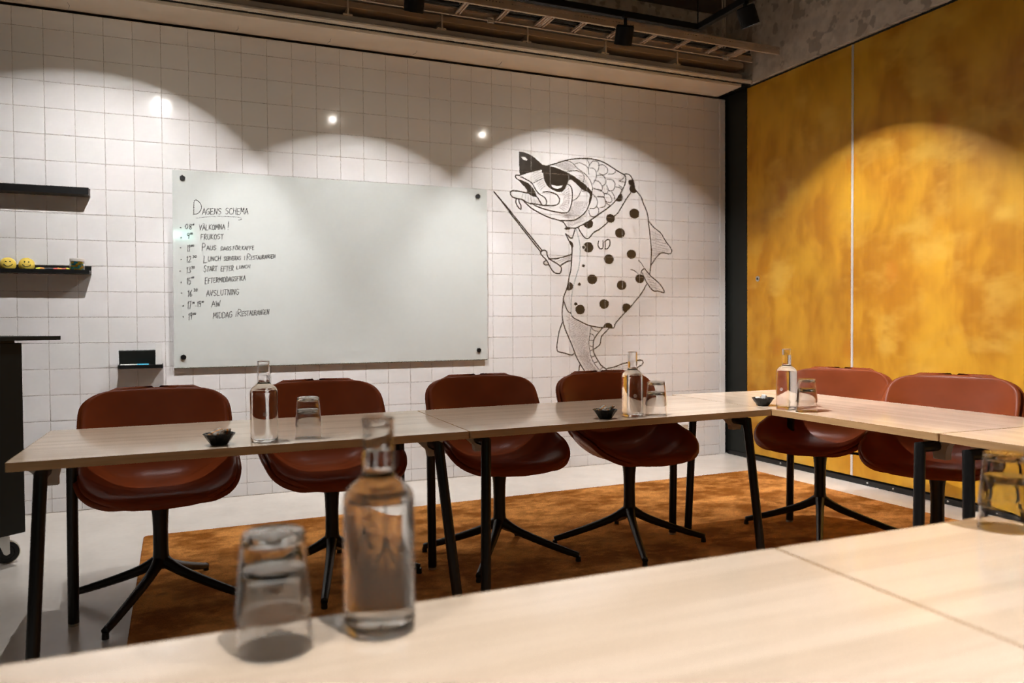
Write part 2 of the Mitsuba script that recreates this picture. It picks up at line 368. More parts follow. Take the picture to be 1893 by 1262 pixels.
for x in rx:
    obj(ct + '__rung', cat([box(x - .017, x - .006, -.638, -.412, 3.058, 3.068), box(x + .006, x + .017, -.638, -.412, 3.058, 3.068), box(x - .017, x + .017, -.638, -.412, 3.068, 3.070)]), 'm_galv')
for x in (-.497, -2.50, -4.5):
    for dx in (-.010, .012):
        obj(ct + '__hanger_rod', sweep([(x + dx, -.57, 3.06), (x + dx, -.57, ZC)], .005, 8), 'm_galv', True)
for x in (-.368, -2.25):
    obj(ct + '__clip', cat([box(x - .022, x + .022, -.436, -.428, 3.034, 3.05), box(x - .022, x - .012, -.436, -.428, 3.03, 3.066), box(x + .012, x + .022, -.436, -.428, 3.03, 3.066), box(x - .022, x + .022, -.436, -.40, 3.060, 3.066)]), 'm_white')
part_label(ct + '__clip', 'small white clip under the tray')
for i in range(6):
    y0 = -.455 - .028 * i
    pts = [(x, y0 + .003 * math.sin(x * (3 + i) + i), 3.082 + .016 * abs(math.sin(x * (2.1 + .3 * i) + 2 * i))) for x in np.linspace(-6.5, -.16 - .03 * i, 40)]
    k = thing('cable', 'dark cable in the cable tray, %s from the front rail' % ['sixth', 'fifth', 'fourth', 'third', 'second', 'nearest'][i], 'cable', 'cables in the cable tray')
    obj(k, sweep(smooth_path(pts, 3), .008 + .0015 * (i % 3), 8), 'm_blackmatte', True)

# ------------------------------------------------------------------ lighting track and spots
tr = thing('lighting_track', 'black rectangular lighting track with a corner, hung in front of the cable tray', 'lighting track')
obj(tr + '__rail', box(-6.9, -1.142, -1.178, -1.142, 2.882, 2.920, .002), 'm_track')
obj(tr + '__rail', box(-1.178, -1.142, -6.6, -1.179, 2.882, 2.920, .002), 'm_track')
obj(tr + '__rail', box(-6.9, -1.179, -2.768, -2.732, 2.882, 2.920, .002), 'm_track')
obj(tr + '__rail', box(-6.9, -1.179, -2.318, -2.282, 2.882, 2.920, .002), 'm_track')
obj(tr + '__rail', box(-6.9, -1.179, -4.968, -4.932, 2.882, 2.920, .002), 'm_track')
for x, y in [(-1.16, -1.16), (-3.6, -1.16), (-5.9, -1.16), (-1.16, -3.4), (-1.16, -5.6), (-3.0, -4.95), (-5.6, -4.95)]:
    obj(tr + '__suspension', sweep([(x, y, 2.918), (x, y, ZC)], .004, 6), 'm_black', True)
HOUS = lathe([(0, -.108), (.046, -.108), (.0505, -.104), (.0525, -.098), (.0525, 0), (.0495, 0), (.0495, -.007), (0, -.007)], 36)
LENS = lathe([(.030, -.0055), (0, -.0055)], 24)
def frame_to(axis):
    z = np.array(axis, float); z /= np.linalg.norm(z); x = np.cross([0, 1.0, 0], z); x /= np.linalg.norm(x); y = np.cross(z, x)
    M = np.eye(4); M[:3, 0], M[:3, 1], M[:3, 2] = x, y, z; return M
def lamp(L, name='track_spotlight', group='track spotlights'):
    k = thing(name, L['label'], 'spotlight', group)
    M = frame_to(L['axis']); M[:3, 3] = L['pos']; P = np.array(L['pos']); ax = M[:3, 2]
    obj(k + '__housing', HOUS, 'm_track', 30, T(M))
    lens = mikit.ply(LENS, 'm_white'); lens['emitter'] = {'type': 'area', 'radiance': rgb(*[45 * c for c in WARM])}
    lens['to_world'] = T(M); lens['flip_normals'] = False; scene[k + '__lens'] = lens; part_label(k + '__lens', 'glowing lamp lens')
    top = P - ax * .108
    yk = np.array([L.get('tx', P[0]), P[1], 2.884])
    obj(k + '__stem', sweep([P - ax * .085, [top[0], top[1], min(top[2] + .012, 2.870)], [top[0], top[1], 2.876]], .011, 10), 'm_black', True)
    obj(k + '__adapter', box(top[0] - (.05 if abs(top[1] + 1.16) < .01 or min(abs(top[1] + 4.95), abs(top[1] + 2.75), abs(top[1] + 2.30)) < .1 else .014), top[0] + (.05 if abs(top[1] + 1.16) < .01 or min(abs(top[1] + 4.95), abs(top[1] + 2.75), abs(top[1] + 2.30)) < .1 else .014), top[1] - .016, top[1] + .016, 2.862, 2.884, .002), 'm_black')
    a = np.array(L['aim'], float); a /= np.linalg.norm(a); o = P + ax * .004
    def beam(name, I, cutoff, inner):
        scene[k + '__' + name] = {'type': 'spot', 'intensity': rgb(*[float(c) for c in I]), 'cutoff_angle': float(cutoff), 'beam_width': float(inner),
                                  'to_world': T().look_at(origin=o.tolist(), target=(o + a).tolist(), up=[0, 0, 1] if abs(a[2]) < .95 else [0, 1, 0])}
    W = np.array(WARM) * L['I']
    beam('light', W * .36, L['half'] + 2.0, L['half'] - 4.0)                      # reflector: even field with a definite edge
    beam('core', W * .95, L['half'] + 2.0, 8.0)                                  # brighter towards the axis
    if L.get('spill', 1): beam('spill', SPILL * L['I'] * np.array(SPILL_TINT), 86, 35)
for L in LAMPS: lamp(L)
for i, p in enumerate(OVER_LAMPS):
    lamp(dict(pos=p, axis=(0, .001, -1), aim=(0, -.10, -1), half=38, I=OVER_I * (1.7, .95)[i], spill=0, label='black cylinder track spotlight above the far table row, out of frame, %s one' % ('left', 'right')[i]))
for i, p in enumerate(ROOM_LAMPS):
    lamp(dict(pos=p, axis=(0, .001, -1), aim=(0, .02, -1), half=ROOM_HALF, I=ROOM_I * (.95, 1.0, 1.7)[i], spill=0, label='black cylinder track spotlight above the near table, out of frame, %s' % ('leftmost', 'middle', 'rightmost')[i]))

# ------------------------------------------------------------------ glass writing board
wb = thing('glass_whiteboard', 'large pale grey glass writing board with a handwritten schedule, mounted on the tile wall', 'whiteboard')
BQ = Polygon([(-4.173, .823), (-2.132, .828), (-2.127, 2.028), (-4.167, 2.022)])
obj(wb + '__panel', onwall(extrude(BQ, .005)).apply_translation((0, -.022, 0)), 'm_board')
obj(wb + '__bottom_edge', onwall(extrude(Polygon([(-4.173, .8185), (-2.132, .8235), (-2.132, .828), (-4.173, .823)]), .012)).apply_translation((0, -.0150, 0)), 'm_boardedge')
part_label(wb + '__bottom_edge', 'dark olive lower edge')
for x, z in [(-4.110, 1.974), (-2.197, 1.975), (-4.120, .887), (-2.198, .893)]:
    M = np.eye(4); M[:3, 0], M[:3, 1], M[:3, 2] = (1, 0, 0), (0, 0, 1), (0, -1, 0); M[:3, 3] = (x, -.0, z)
    obj(wb + '__standoff', lathe([(.009, 0), (.009, .026), (.0155, .0275), (.0155, .036), (.0145, .0385), (0, .0385)], 28), 'm_black', 30, T(M))
part_label(wb + '__standoff', 'round black fixing knob')
G = {'A': '0,0 .3,1 .62,0|.1,.36 .54,.38', 'B': '.05,0 .05,1 .4,.98 .5,.78 .38,.55 .08,.52 .45,.48 .55,.24 .4,.02 .05,0', 'C': '.55,.85 .35,1 .1,.8 .03,.45 .15,.1 .4,0 .58,.15',
     'D': '.08,0 .08,1 .4,.92 .58,.6 .55,.3 .35,.05 .02,.02', 'E': '.55,.98 .08,1 .06,0 .58,.03|.08,.52 .45,.54', 'F': '.06,0 .08,1 .58,1|.08,.54 .45,.56', 'G': '.55,.85 .3,1 .06,.7 .05,.3 .3,0 .55,.15 .56,.45 .34,.45',
     'H': '.06,0 .08,1|.54,1 .52,0|.07,.5 .53,.52', 'I': '.1,0 .1,1', 'K': '.07,0 .08,1|.52,1 .1,.48 .56,0', 'L': '.1,1 .06,.02 .52,.04', 'M': '.03,0 .1,1 .34,.35 .6,1 .68,0', 'N': '.05,0 .08,1 .5,.02 .54,1',
     'O': '.3,1 .07,.75 .05,.3 .28,0 .52,.25 .54,.7 .3,1', 'P': '.06,0 .1,1 .4,.98 .52,.76 .4,.52 .1,.48', 'R': '.06,0 .1,1 .42,.97 .5,.74 .38,.54 .1,.5 .56,0', 'S': '.54,.88 .3,1 .08,.82 .15,.58 .45,.44 .52,.2 .28,0 .04,.12',
     'T': '0,1 .6,1|.3,1 .28,0', 'U': '.06,1 .06,.3 .22,0 .42,.08 .52,.4 .52,1', 'V': '.02,1 .28,0 .56,1', 'W': '.0,1 .18,0 .36,.7 .52,0 .72,1', '!': '.1,1 .08,.28|.07,.05 .09,.0',
     '0': '.28,1 .07,.7 .08,.25 .28,0 .46,.28 .46,.74 .28,1', '1': '.1,.8 .24,1 .22,0', '2': '.06,.8 .26,1 .46,.8 .36,.48 .05,.02 .5,.04', '3': '.06,.9 .3,1 .46,.8 .22,.55 .48,.35 .3,0 .04,.1', '5': '.46,1 .12,.98 .08,.58 .36,.58 .48,.3 .3,0 .04,.08',
     '6': '.4,1 .12,.6 .06,.25 .26,0 .46,.22 .28,.46 .08,.28', '7': '.04,.98 .48,1 .2,0', '8': '.28,.52 .08,.76 .26,1 .44,.78 .08,.24 .26,0 .46,.24 .28,.52', '9': '.44,.7 .26,.5 .07,.74 .26,1 .44,.78 .36,0'}
WIDTH = {'I': .2, '!': .2, 'M': .72, 'W': .74, '1': .34}
def writing(text, x0, z0, x1, z1, h, w=.0038):
    text2 = text.replace('Ä', 'A').replace('Ö', 'O'); adv = [WIDTH.get(c, .6) + .1 for c in text2]; tot = sum(adv) - .1
    out, a = [], 0
    s = (x1 - x0) / tot if tot > .3 else h
    for c, c0, d in zip(text2, text, adv):
        j = rng.normal(0, .03, 2)
        for st in G[c].split('|'):
            P = [tuple(map(float, q.split(','))) for q in st.split()]
            if len(P) > 2 and c in 'BCDGOPRSU0235689': P = [tuple(q) for q in smooth_path(P, 4)]
            L = []
            for px, pz in P:
                X = x0 + (a + px + .07 * pz) * s; base = z0 + (z1 - z0) * (X - x0) / max(x1 - x0, 1e-3)
                L.append((X, base + (pz + j[0]) * h))
            out.append(LineString(L).buffer(w / 2, quad_segs=2))
        if c0 in 'ÄÖ':
            for q in (.16, .42): X = x0 + (a + q + .08) * s; out.append(Point(X, z0 + (z1 - z0) * (X - x0) / (x1 - x0) + 1.18 * h).buffer(w * .7, quad_segs=2))
        a += d
    return out
LINES = [('D',-4.0569,1.756,-4.0073,1.7597,0.0826), ('AGENS',-4.0015,1.7613,-3.8921,1.7654,0.0364), ('SCHEMA',-3.8681,1.7666,-3.7349,1.7745,0.0381), ('08',-4.0999,1.6647,-4.0594,1.6677,0.0312), ('VÄLKOMNA',-4.0204,1.6637,-3.8724,1.6743,0.0314), ('!',-3.8575,1.6717,-3.8454,1.6754,0.0478), ('9',-4.0909,1.6089,-4.0736,1.6096,0.0344), ('FRUKOST',-4.0125,1.6055,-3.8822,1.6122,0.0315), ('11',-4.0904,1.5308,-4.0747,1.5325,0.0375), ('P',-4.0076,1.5384,-3.9853,1.5403,0.0422), ('AUS',-3.9811,1.5417,-3.9249,1.546,0.0272), ('DAGS',-3.8981,1.5431,-3.8363,1.5463,0.0222), ('FÖR',-3.8279,1.5465,-3.7837,1.5486,0.0243), ('KAFFE',-3.7745,1.5489,-3.701,1.5531,0.0237), ('12',-4.0971,1.4619,-4.067,1.4657,0.0375), ('30',-4.0596,1.4916,-4.0363,1.4948,0.0151), ('L',-3.9999,1.4643,-3.9763,1.468,0.0441), ('UNCH',-3.9733,1.4744,-3.899,1.4808,0.0272), ('SERVERAS',-3.8811,1.48,-3.7814,1.4877,0.0235), ('I',-3.7619,1.4882,-3.7583,1.4896,0.0206), ('R',-3.7479,1.4867,-3.7234,1.4893,0.0366), ('ESTAURANGEN',-3.7215,1.4893,-3.574,1.5043,0.0239), ('13',-4.0981,1.3962,-4.0691,1.3999,0.0375), ('30',-4.0687,1.425,-4.0489,1.4273,0.0156), ('S',-3.9978,1.4063,-3.983,1.4079,0.0391), ('TART',-3.9801,1.4105,-3.9208,1.4168,0.029), ('EFTER',-3.9,1.4128,-3.8248,1.4188,0.0305), ('LUNCH',-3.8095,1.4294,-3.7271,1.4376,0.0204), ('15',-4.0962,1.3305,-4.0712,1.334,0.0376), ('00',-4.0684,1.366,-4.0533,1.3675,0.0101), ('E',-3.9929,1.3345,-3.9782,1.3359,0.0385), ('FTERMIDDAGSFIKA',-3.9752,1.3398,-3.7557,1.3598,0.0291), ('16',-4.0921,1.2554,-4.0642,1.2587,0.0376), ('30',-4.0568,1.2871,-4.0346,1.2892,0.0169), ('AVSLUTNING',-3.9852,1.2594,-3.7966,1.2705,0.0347), ('17',-4.0943,1.1801,-4.0711,1.1833,0.0439), ('00',-4.0649,1.2129,-4.052,1.2148,0.01), ('19',-4.0389,1.1928,-4.0155,1.1942,0.0347), ('00',-4.0122,1.2194,-4.0016,1.2207,0.0082), ('AW',-3.9566,1.193,-3.906,1.1983,0.0349), ('19',-4.0907,1.1143,-4.0662,1.1173,0.0408), ('00',-4.0624,1.145,-4.046,1.1469,0.0113), ('MIDDAG',-3.9487,1.122,-3.8379,1.1293,0.0362), ('I',-3.8179,1.1325,-3.8142,1.1337,0.0276), ('R',-3.8075,1.1344,-3.7832,1.1369,0.0411), ('ESTAURANGEN',-3.7813,1.1369,-3.6163,1.1483,0.0296), ('00',-4.0703,1.5596,-4.0516,1.5621,0.0107), ('00',-4.0567,1.691,-4.0486,1.6932,0.0081), ]
LINES.append(('00', -4.072, 1.634, -4.056, 1.636, .010))
rows = [[0, 1, 2], [3, 4, 5, 47], [6, 7, 48], [8, 9, 10, 11, 12, 13, 46], [14, 15, 16, 17, 18, 19, 20, 21], [22, 23, 24, 25, 26, 27], [28, 29, 30, 31], [32, 33, 34], [35, 36, 37, 38, 39], [40, 41, 42, 43, 44, 45]]
BUL = [None, (-4.1245, 1.6743), (-4.1226, 1.6121), (-4.1264, 1.5515), (-4.1245, 1.4811), (-4.1313, 1.4099), (-4.1266, 1.3413), (-4.1247, 1.277), (-4.1172, 1.1989), (-4.1181, 1.1332)]
for i, row in enumerate(rows):
    sh = []
    for j in row:
        if j < len(LINES): sh += writing(*LINES[j])
    if BUL[i]: sh.append(Point(BUL[i]).buffer(.0042, quad_segs=3))
    else:
        sh.append(LineString(smooth_path([(-4.0369, 1.7345), (-3.9753, 1.7462), (-3.9161, 1.7516), (-3.8443, 1.7538), (-3.7839, 1.7516), (-3.7743, 1.7424)], 4)).buffer(.0011)); sh.append(LineString([(-3.7902, 1.7353), (-3.7719, 1.7393)]).buffer(.0016))
    if i == 8: sh.append(LineString([(-4.052, 1.199), (-4.043, 1.200)]).buffer(.0011))
    obj(wb + '__handwritten_line', onwall(extrude(unary_union(sh), .0003)).apply_translation((0, -.0270, 0)), 'm_ink')
for i in range(10): labels[wb + '__handwritten_line' + ('_%03d' % i if i else '')] = {'kind': 'stuff', 'label': 'line of black marker handwriting'}

# ------------------------------------------------------------------ fish mural printed on the tiles
MAIN = """-1637,2235 -1561,2261 -1476,2290 -1398,2306 -1320,2314 -1240,2312 -1169,2298 -1098,2267 -1044,2240 -989,2216|-989,2216 -957,2224 -929,2211 -906,2178 -897,2151 -888,2112 -860,2082 -832,2052 -814,2005 -788,1959 -772,1904 -767,1856 -756,1784 -747,1713 -741,1633 -745,1552 -751,1486|-989,2216 -971,2198 -975,2154 -999,2105 -1035,2048 -1076,1999 -1126,1957 -1189,1915 -1251,1873 -1322,1831 -1392,1797 -1409,1789|-902,2135 -925,2086 -967,2032 -1008,1971 -1045,1918 -1109,1868 -1154,1827 -1203,1790 -1252,1764 -1279,1736 -1301,1716 -1327,1719 -1349,1741 -1370,1767 -1383,1790 -1396,1793 -1409,1789|-1409,1789 -1418,1765 -1429,1731 -1440,1711 -1457,1718 -1474,1733 -1492,1743|-1813,1950 -1764,1916 -1698,1885 -1631,1859 -1555,1843 -1512,1830 -1487,1801 -1470,1790 -1409,1789|-1795,2176 -1860,2152 -1889,2150 -1895,2135 -1881,2121|-1852,2141 -1804,2122 -1763,2099 -1738,2059 -1705,2024 -1664,2004 -1647,1975 -1656,1948 -1681,1946 -1701,1972 -1722,2000|-1804,2025 -1853,2034 -1902,2038 -1926,2033 -1936,2018 -1926,1996 -1894,1983 -1845,1978 -1796,1955 -1739,1951 -1681,1944 -1647,1946|-1845,1978 -1813,1950|-1890,1980 -1894,1953 -1878,1925 -1856,1905 -1854,1933 -1866,1955 -1870,1977|-1676,2041 -1630,2046 -1571,2032 -1541,1996 -1554,1961 -1597,1946 -1647,1946|-1477,2114 -1447,2097 -1434,2055 -1436,2002 -1447,1948 -1469,1908 -1512,1897 -1580,1903 -1664,1917 -1731,1936 -1755,1948|-1525,1841 -1435,1845 -1374,1871 -1322,1916 -1295,1963 -1282,1995|-1860,2152 -1795,2176 -1729,2196 -1683,2207 -1679,2183|-1492,1743 -1470,1702 -1449,1665 -1438,1634 -1441,1581 -1444,1527 -1450,1472|-1633,1553 -1548,1562 -1445,1592|-1531,1510 -1480,1538 -1445,1546|-767,1872 -720,1826 -653,1781 -606,1718 -557,1663 -553,1634 -577,1622 -644,1628 -692,1594 -742,1532|-1935,1885 -1687,1615|-1947,1884 -1699,1605|-1436,1633 -1440,1587 -1445,1541 -1449,1480 -1463,1426 -1476,1364 -1493,1318 -1511,1272 -1517,1219 -1524,1157 -1518,1096 -1499,1035 -1474,981 -1448,927 -1422,865 -1397,810 -1362,755 -1317,690 -1274,635|-1695,1606 -1674,1617 -1649,1608 -1645,1581 -1624,1552 -1582,1530 -1539,1504 -1528,1478 -1540,1451 -1565,1448 -1595,1461 -1624,1499 -1649,1543 -1682,1573 -1699,1591 -1695,1606|-1657,1543 -1673,1528 -1666,1511 -1633,1510|-737,1656 -741,1607 -747,1535 -758,1454|-805,1502 -829,1485 -838,1461|-824,1465 -806,1430 -777,1382 -725,1330 -673,1327 -625,1315 -630,1340 -673,1392 -720,1423 -758,1454 -787,1482 -805,1502|-787,1378 -815,1333 -853,1285 -900,1237 -946,1189 -1002,1141 -1066,1078 -1075,1055 -1086,1041 -1120,1043|-1443,1134 -1421,1115 -1378,1096 -1325,1072 -1272,1056 -1219,1048 -1174,1044|-1511,1249 -1494,1203 -1473,1165 -1449,1156|-1523,1085 -1546,1028 -1560,967 -1567,879 -1509,859 -1449,842 -1423,853|-1375,771 -1384,740 -1382,697 -1363,654 -1310,660|-1183,1040 -1228,993 -1255,955 -1263,900 -1256,853 -1229,806 -1194,758 -1153,729 -1144,710 -1154,694|-1120,1043 -1148,1016 -1184,985 -1197,954 -1206,915 -1256,881|-1144,732 -1076,743 -1003,765 -948,775 -892,786 -831,787 -820,768 -836,748 -864,737 -902,694 -948,648"""
MED = """-1493,2287 -1433,2273 -1390,2234 -1329,2200 -1285,2157 -1264,2104 -1268,2050 -1282,1995|-1459,2206 -1398,2218 -1346,2199 -1333,2169 -1342,2138|-1476,2209 -1390,2220|-1434,1990 -1391,2016 -1365,2060 -1356,2083|-1351,2068 -1303,2072 -1286,2064|-1750,2103 -1713,2125 -1675,2140|-1285,2246 -1245,2241 -1228,2207 -1237,2160 -1259,2128|-1285,2269 -1258,2298 -1218,2297 -1205,2263 -1219,2223|-1210,2270 -1169,2277 -1134,2253 -1134,2221 -1170,2203 -1205,2209|-1125,2210 -1080,2217 -1057,2243|-1223,2192 -1179,2199 -1148,2170 -1152,2135 -1179,2117|-1250,2155 -1206,2147 -1179,2110 -1188,2078 -1233,2091 -1255,2097|-1134,2171 -1089,2170 -1067,2140 -1076,2100 -1108,2083 -1139,2097|-1035,2162 -998,2184 -984,2201|-1026,2166 -980,2158|-1143,2127 -1126,2097 -1135,2066 -1166,2064|-1250,2090 -1202,2089 -1166,2064 -1166,2037 -1220,2037|-1058,2117 -1026,2115 -1008,2097|-1030,2131 -1003,2113|-1162,2060 -1117,2055 -1094,2021 -1108,1997 -1153,2002|-1094,2076 -1072,2046 -1076,2018|-1215,2034 -1171,2036 -1148,2003 -1158,1963 -1198,1953|-1259,2050 -1229,2021 -1220,1983 -1242,1947 -1286,1941|-1295,1933 -1287,1894 -1251,1881 -1216,1906 -1211,1945 -1233,1959|-1148,1995 -1117,1973 -1131,1957|-1416,2263 -1372,2277 -1320,2262 -1294,2233|-1311,2309 -1289,2272 -1298,2233 -1294,2195|-1281,1052 -1290,994 -1300,940 -1295,885 -1282,831 -1260,783 -1221,735 -1172,695|-1281,1052 -1255,1025 -1219,1017|-1295,1002 -1268,995 -1255,978|-1299,952 -1264,947|-1297,909 -1263,900|-1291,870 -1269,877|-1274,823 -1247,830|-1252,779 -1225,786|-1203,727 -1180,742|-861,1564 -833,1541 -810,1509|-931,1491 -899,1484 -862,1460"""
THIN = """-1491,1131 -1404,1094 -1316,1044|-1473,1109 -1390,1074 -1308,1028|-1487,1103 -1401,1067 -1314,1019|-1477,1084 -1400,1054 -1324,1011|-1469,1068 -1398,1040 -1326,1000|-1475,1057 -1396,1026 -1317,984|-1472,1043 -1394,1013 -1317,971|-1464,1026 -1386,997 -1309,956|-1469,1016 -1394,988 -1318,948|-1456,999 -1392,976 -1327,940|-1465,992 -1387,963 -1310,922|-1454,976 -1389,952 -1324,917|-1439,958 -1378,936 -1317,903|-1441,948 -1377,925 -1312,890|-1444,938 -1377,915 -1311,879|-1433,922 -1377,904 -1321,874|-1423,907 -1362,887 -1301,855|-1425,897 -1364,878 -1304,847|-1418,883 -1358,865 -1299,835|-1406,867 -1355,854 -1305,828|-1398,854 -1345,840 -1292,814|-1394,842 -1339,828 -1285,802|-1391,831 -1336,818 -1281,792|-1377,817 -1332,807 -1287,786|-1371,805 -1323,796 -1275,775|-1368,794 -1320,787 -1272,768|-1358,781 -1310,776 -1262,758|-1347,769 -1301,765 -1255,749|-1344,758 -1295,755 -1246,739|-1335,746 -1288,745 -1241,732|-1333,736 -1278,735 -1223,722|-1316,724 -1267,725 -1218,715|-1305,712 -1261,716 -1216,707|-1298,701 -1253,706 -1208,699|-1421,1980 -1360,1987 -1299,1986|-1427,1969 -1367,1975 -1307,1974|-1432,1958 -1374,1963 -1315,1961|-1438,1947 -1380,1952 -1323,1948|-1443,1937 -1387,1940 -1331,1935|-1448,1926 -1393,1928 -1339,1922|-1454,1915 -1400,1916 -1346,1909|-1459,1904 -1409,1906 -1358,1900|-1468,1897 -1420,1899 -1371,1892|-1479,1891 -1431,1892 -1384,1884|-1489,1885 -1443,1885 -1397,1877|-1500,1879 -1455,1878 -1409,1869|-1510,1874 -1466,1871 -1422,1861|-1521,1868 -1478,1864 -1435,1853|-1528,2042 -1498,2074 -1468,2099|-1519,2034 -1491,2062 -1463,2081|-1510,2027 -1483,2049 -1457,2063|-1503,2018 -1477,2036 -1451,2045|-1506,2006 -1477,2021 -1448,2027|-1508,1994 -1480,2005 -1451,2009|-1510,1982 -1483,1990 -1455,1990|-1514,1971 -1486,1976 -1458,1972|-1522,1962 -1494,1962 -1465,1955|-1530,1953 -1503,1950 -1475,1939|-1538,1944 -1512,1937 -1485,1923|-1546,1935 -1520,1925 -1495,1907|-1762,2162 -1729,2184 -1696,2197|-1755,2148 -1723,2169 -1691,2183|-1748,2134 -1718,2155 -1687,2169|-1741,2120 -1712,2141 -1683,2155|-1734,2106 -1706,2127 -1678,2141|-1724,2093 -1699,2114 -1673,2127|-1715,2080 -1691,2101 -1667,2114|-1706,2067 -1683,2088 -1661,2100|-1697,2054 -1676,2075 -1655,2087|-1595,2246 -1544,2234 -1493,2215|-1582,2249 -1532,2237 -1481,2216|-1569,2253 -1519,2239 -1469,2217|-1557,2257 -1507,2241 -1457,2218|-1544,2261 -1494,2244 -1444,2219|-1531,2265 -1482,2246 -1432,2220|-1518,2268 -1470,2250 -1421,2224|-1506,2272 -1458,2255 -1410,2229|-1493,2276 -1446,2259 -1398,2233|-1408,2149 -1373,2170 -1338,2184|-1397,2140 -1363,2160 -1330,2173|-1387,2132 -1354,2151 -1322,2162|-1376,2123 -1345,2141 -1314,2150|-1366,2114 -1336,2130 -1307,2139|-1357,2104 -1328,2119 -1300,2127|-1348,2094 -1320,2108 -1293,2115|-1338,2084 -1312,2098 -1286,2103|-1780,1990 -1772,1979 -1763,1961|-1763,1987 -1756,1977 -1749,1958|-1746,1984 -1741,1974 -1735,1956|-1730,1981 -1725,1971 -1721,1954|-1713,1976 -1710,1968 -1707,1952|-1697,1972 -1695,1965 -1693,1950|-1837,2016 -1841,2005 -1845,1986|-1816,2014 -1818,1998 -1820,1974|-1796,2011 -1795,1991 -1795,1962|-1775,2007 -1771,1987 -1767,1960|-1755,2002 -1747,1984 -1739,1958|-1483,1824 -1415,1852 -1348,1872|-1477,1814 -1408,1844 -1340,1866|-1469,1804 -1401,1835 -1333,1858|-1461,1796 -1394,1827 -1326,1850|-739,1793 -696,1776 -653,1764|-738,1772 -688,1755 -638,1743|-737,1750 -680,1733 -622,1722|-736,1729 -671,1712 -606,1701|-736,1708 -664,1690 -592,1679|-735,1686 -656,1668 -578,1656|-734,1665 -660,1651 -586,1643|-735,1644 -673,1638 -612,1638|-735,1622 -686,1624 -638,1632|-736,1601 -700,1611 -663,1627|-796,1462 -782,1458 -768,1446|-787,1440 -765,1437 -743,1426|-779,1418 -749,1416 -719,1405|-766,1398 -731,1394 -696,1383|-753,1378 -714,1372 -675,1359|-740,1358 -697,1351 -654,1335|-1590,1545 -1522,1566 -1453,1579|-1571,1533 -1510,1557 -1449,1573|-1551,1525 -1499,1549 -1446,1566|-1531,1516 -1489,1541 -1446,1558|-1131,717 -1044,738 -957,752|-1135,706 -1043,724 -950,734|-1137,695 -1041,710 -945,716|-1140,684 -1039,695 -939,697|-1142,673 -1045,681 -948,681|-1145,662 -1051,667 -957,664"""
PLACKET = "-1405,1789 -1388,1736 -1375,1683 -1371,1629 -1373,1560 -1385,1482 -1393,1466 -1411,1411 -1429,1350 -1442,1288 -1449,1219 -1449,1157 -1443,1134"
UD = "-1212,1700 -1217,1665 -1199,1642 -1177,1647 -1172,1682 -1174,1705|-1156,1640 -1156,1690|-1159,1698 -1132,1715 -1114,1704 -1114,1676 -1132,1648 -1156,1640"
FILL = {'mouth': '-1881,2123 -1844,2116 -1795,2100 -1763,2073 -1742,2044 -1722,2000 -1763,2006 -1800,2026 -1808,2033 -1800,2041 -1820,2069 -1853,2097', 'glasses': '-1866,2322 -1819,2318 -1761,2297 -1720,2270 -1675,2240 -1629,2236 -1561,2225 -1493,2204 -1433,2181 -1373,2147 -1321,2116 -1281,2080 -1264,2066 -1268,2027 -1282,1983 -1295,1987 -1286,2033 -1290,2056 -1321,2070 -1356,2083 -1399,2119 -1433,2143 -1459,2145 -1477,2114 -1498,2074 -1528,2052 -1562,2051 -1600,2064 -1630,2081 -1650,2102 -1667,2139 -1675,2191 -1683,2209 -1729,2195 -1795,2179 -1856,2157 -1864,2207 -1866,2266', 'glint1': '-1850,2286 -1819,2286 -1798,2271 -1807,2260 -1831,2265 -1845,2275', 'glint2': '-1608,2101 -1562,2093 -1515,2102 -1524,2084 -1554,2071 -1587,2076 -1604,2087', 'baton': '-2067,2018 -2060,2023 -1927,1885 -1942,1881', 'neck': '-1502,1783 -1487,1792 -1461,1794 -1448,1787 -1461,1777 -1487,1773'}
DOTS = "-895,1923,45,38 -1024,1768,43,37 -923,1609,41,35 -1123,1565,42,37 -1301,1650,44,39 -1268,1410,42,36 -1012,1369,42,36 -848,1421,40,34 -1166,1224,41,36 -1373,1182,40,36 -969,1195,40,34 -1134,1046,41,35 -1467,1355,35,31 -1384,1543,28,25 -744,1682,47,40 -1035,2040,38,33 -920,2161,28,24 -902,2113,37,32 -1108,1876,38,33 -1300,1828,41,36 -1466,1660,38,34"
SMALL_DOTS = "-1341,1648,12,11 -1343,1510,12,11 -1378,1371,12,11 -1410,1223,14,12"
SHIRT = "-1492,1743 -1470,1702 -1449,1665 -1438,1634 -1441,1581 -1444,1527 -1450,1472 -1449,1480 -1463,1426 -1476,1364 -1493,1318 -1511,1272 -1494,1203 -1473,1165 -1443,1134 -1421,1115 -1378,1096 -1325,1072 -1272,1056 -1219,1048 -1174,1044 -1086,1041 -1075,1055 -1066,1078 -1002,1141 -946,1189 -900,1237 -853,1285 -815,1333 -787,1378 -758,1454 -747,1535 -745,1552 -741,1633 -747,1713 -756,1784 -767,1856 -772,1904 -788,1959 -814,2005 -832,2052 -860,2082 -888,2112 -897,2151 -906,2178 -929,2211 -957,2224 -989,2216 -971,2198 -975,2154 -999,2105 -1035,2048 -1076,1999 -1126,1957 -1189,1915 -1251,1873 -1322,1831 -1392,1797 -1409,1789 -1429,1731 -1457,1718"
COLLAR = "-902,2135 -925,2086 -967,2032 -1008,1971 -1045,1918 -1109,1868 -1154,1827 -1203,1790 -1252,1764 -1279,1736 -1301,1716 -1327,1719 -1349,1741 -1370,1767 -1383,1790 -1392,1797 -1322,1831 -1251,1873 -1189,1915 -1126,1957 -1076,1999 -1035,2048 -999,2105 -975,2154 -971,2198 -929,2211 -906,2178"
mu = thing('wall_mural', 'black line mural of a fish in sunglasses and spotted shirt on the tiles', 'mural')
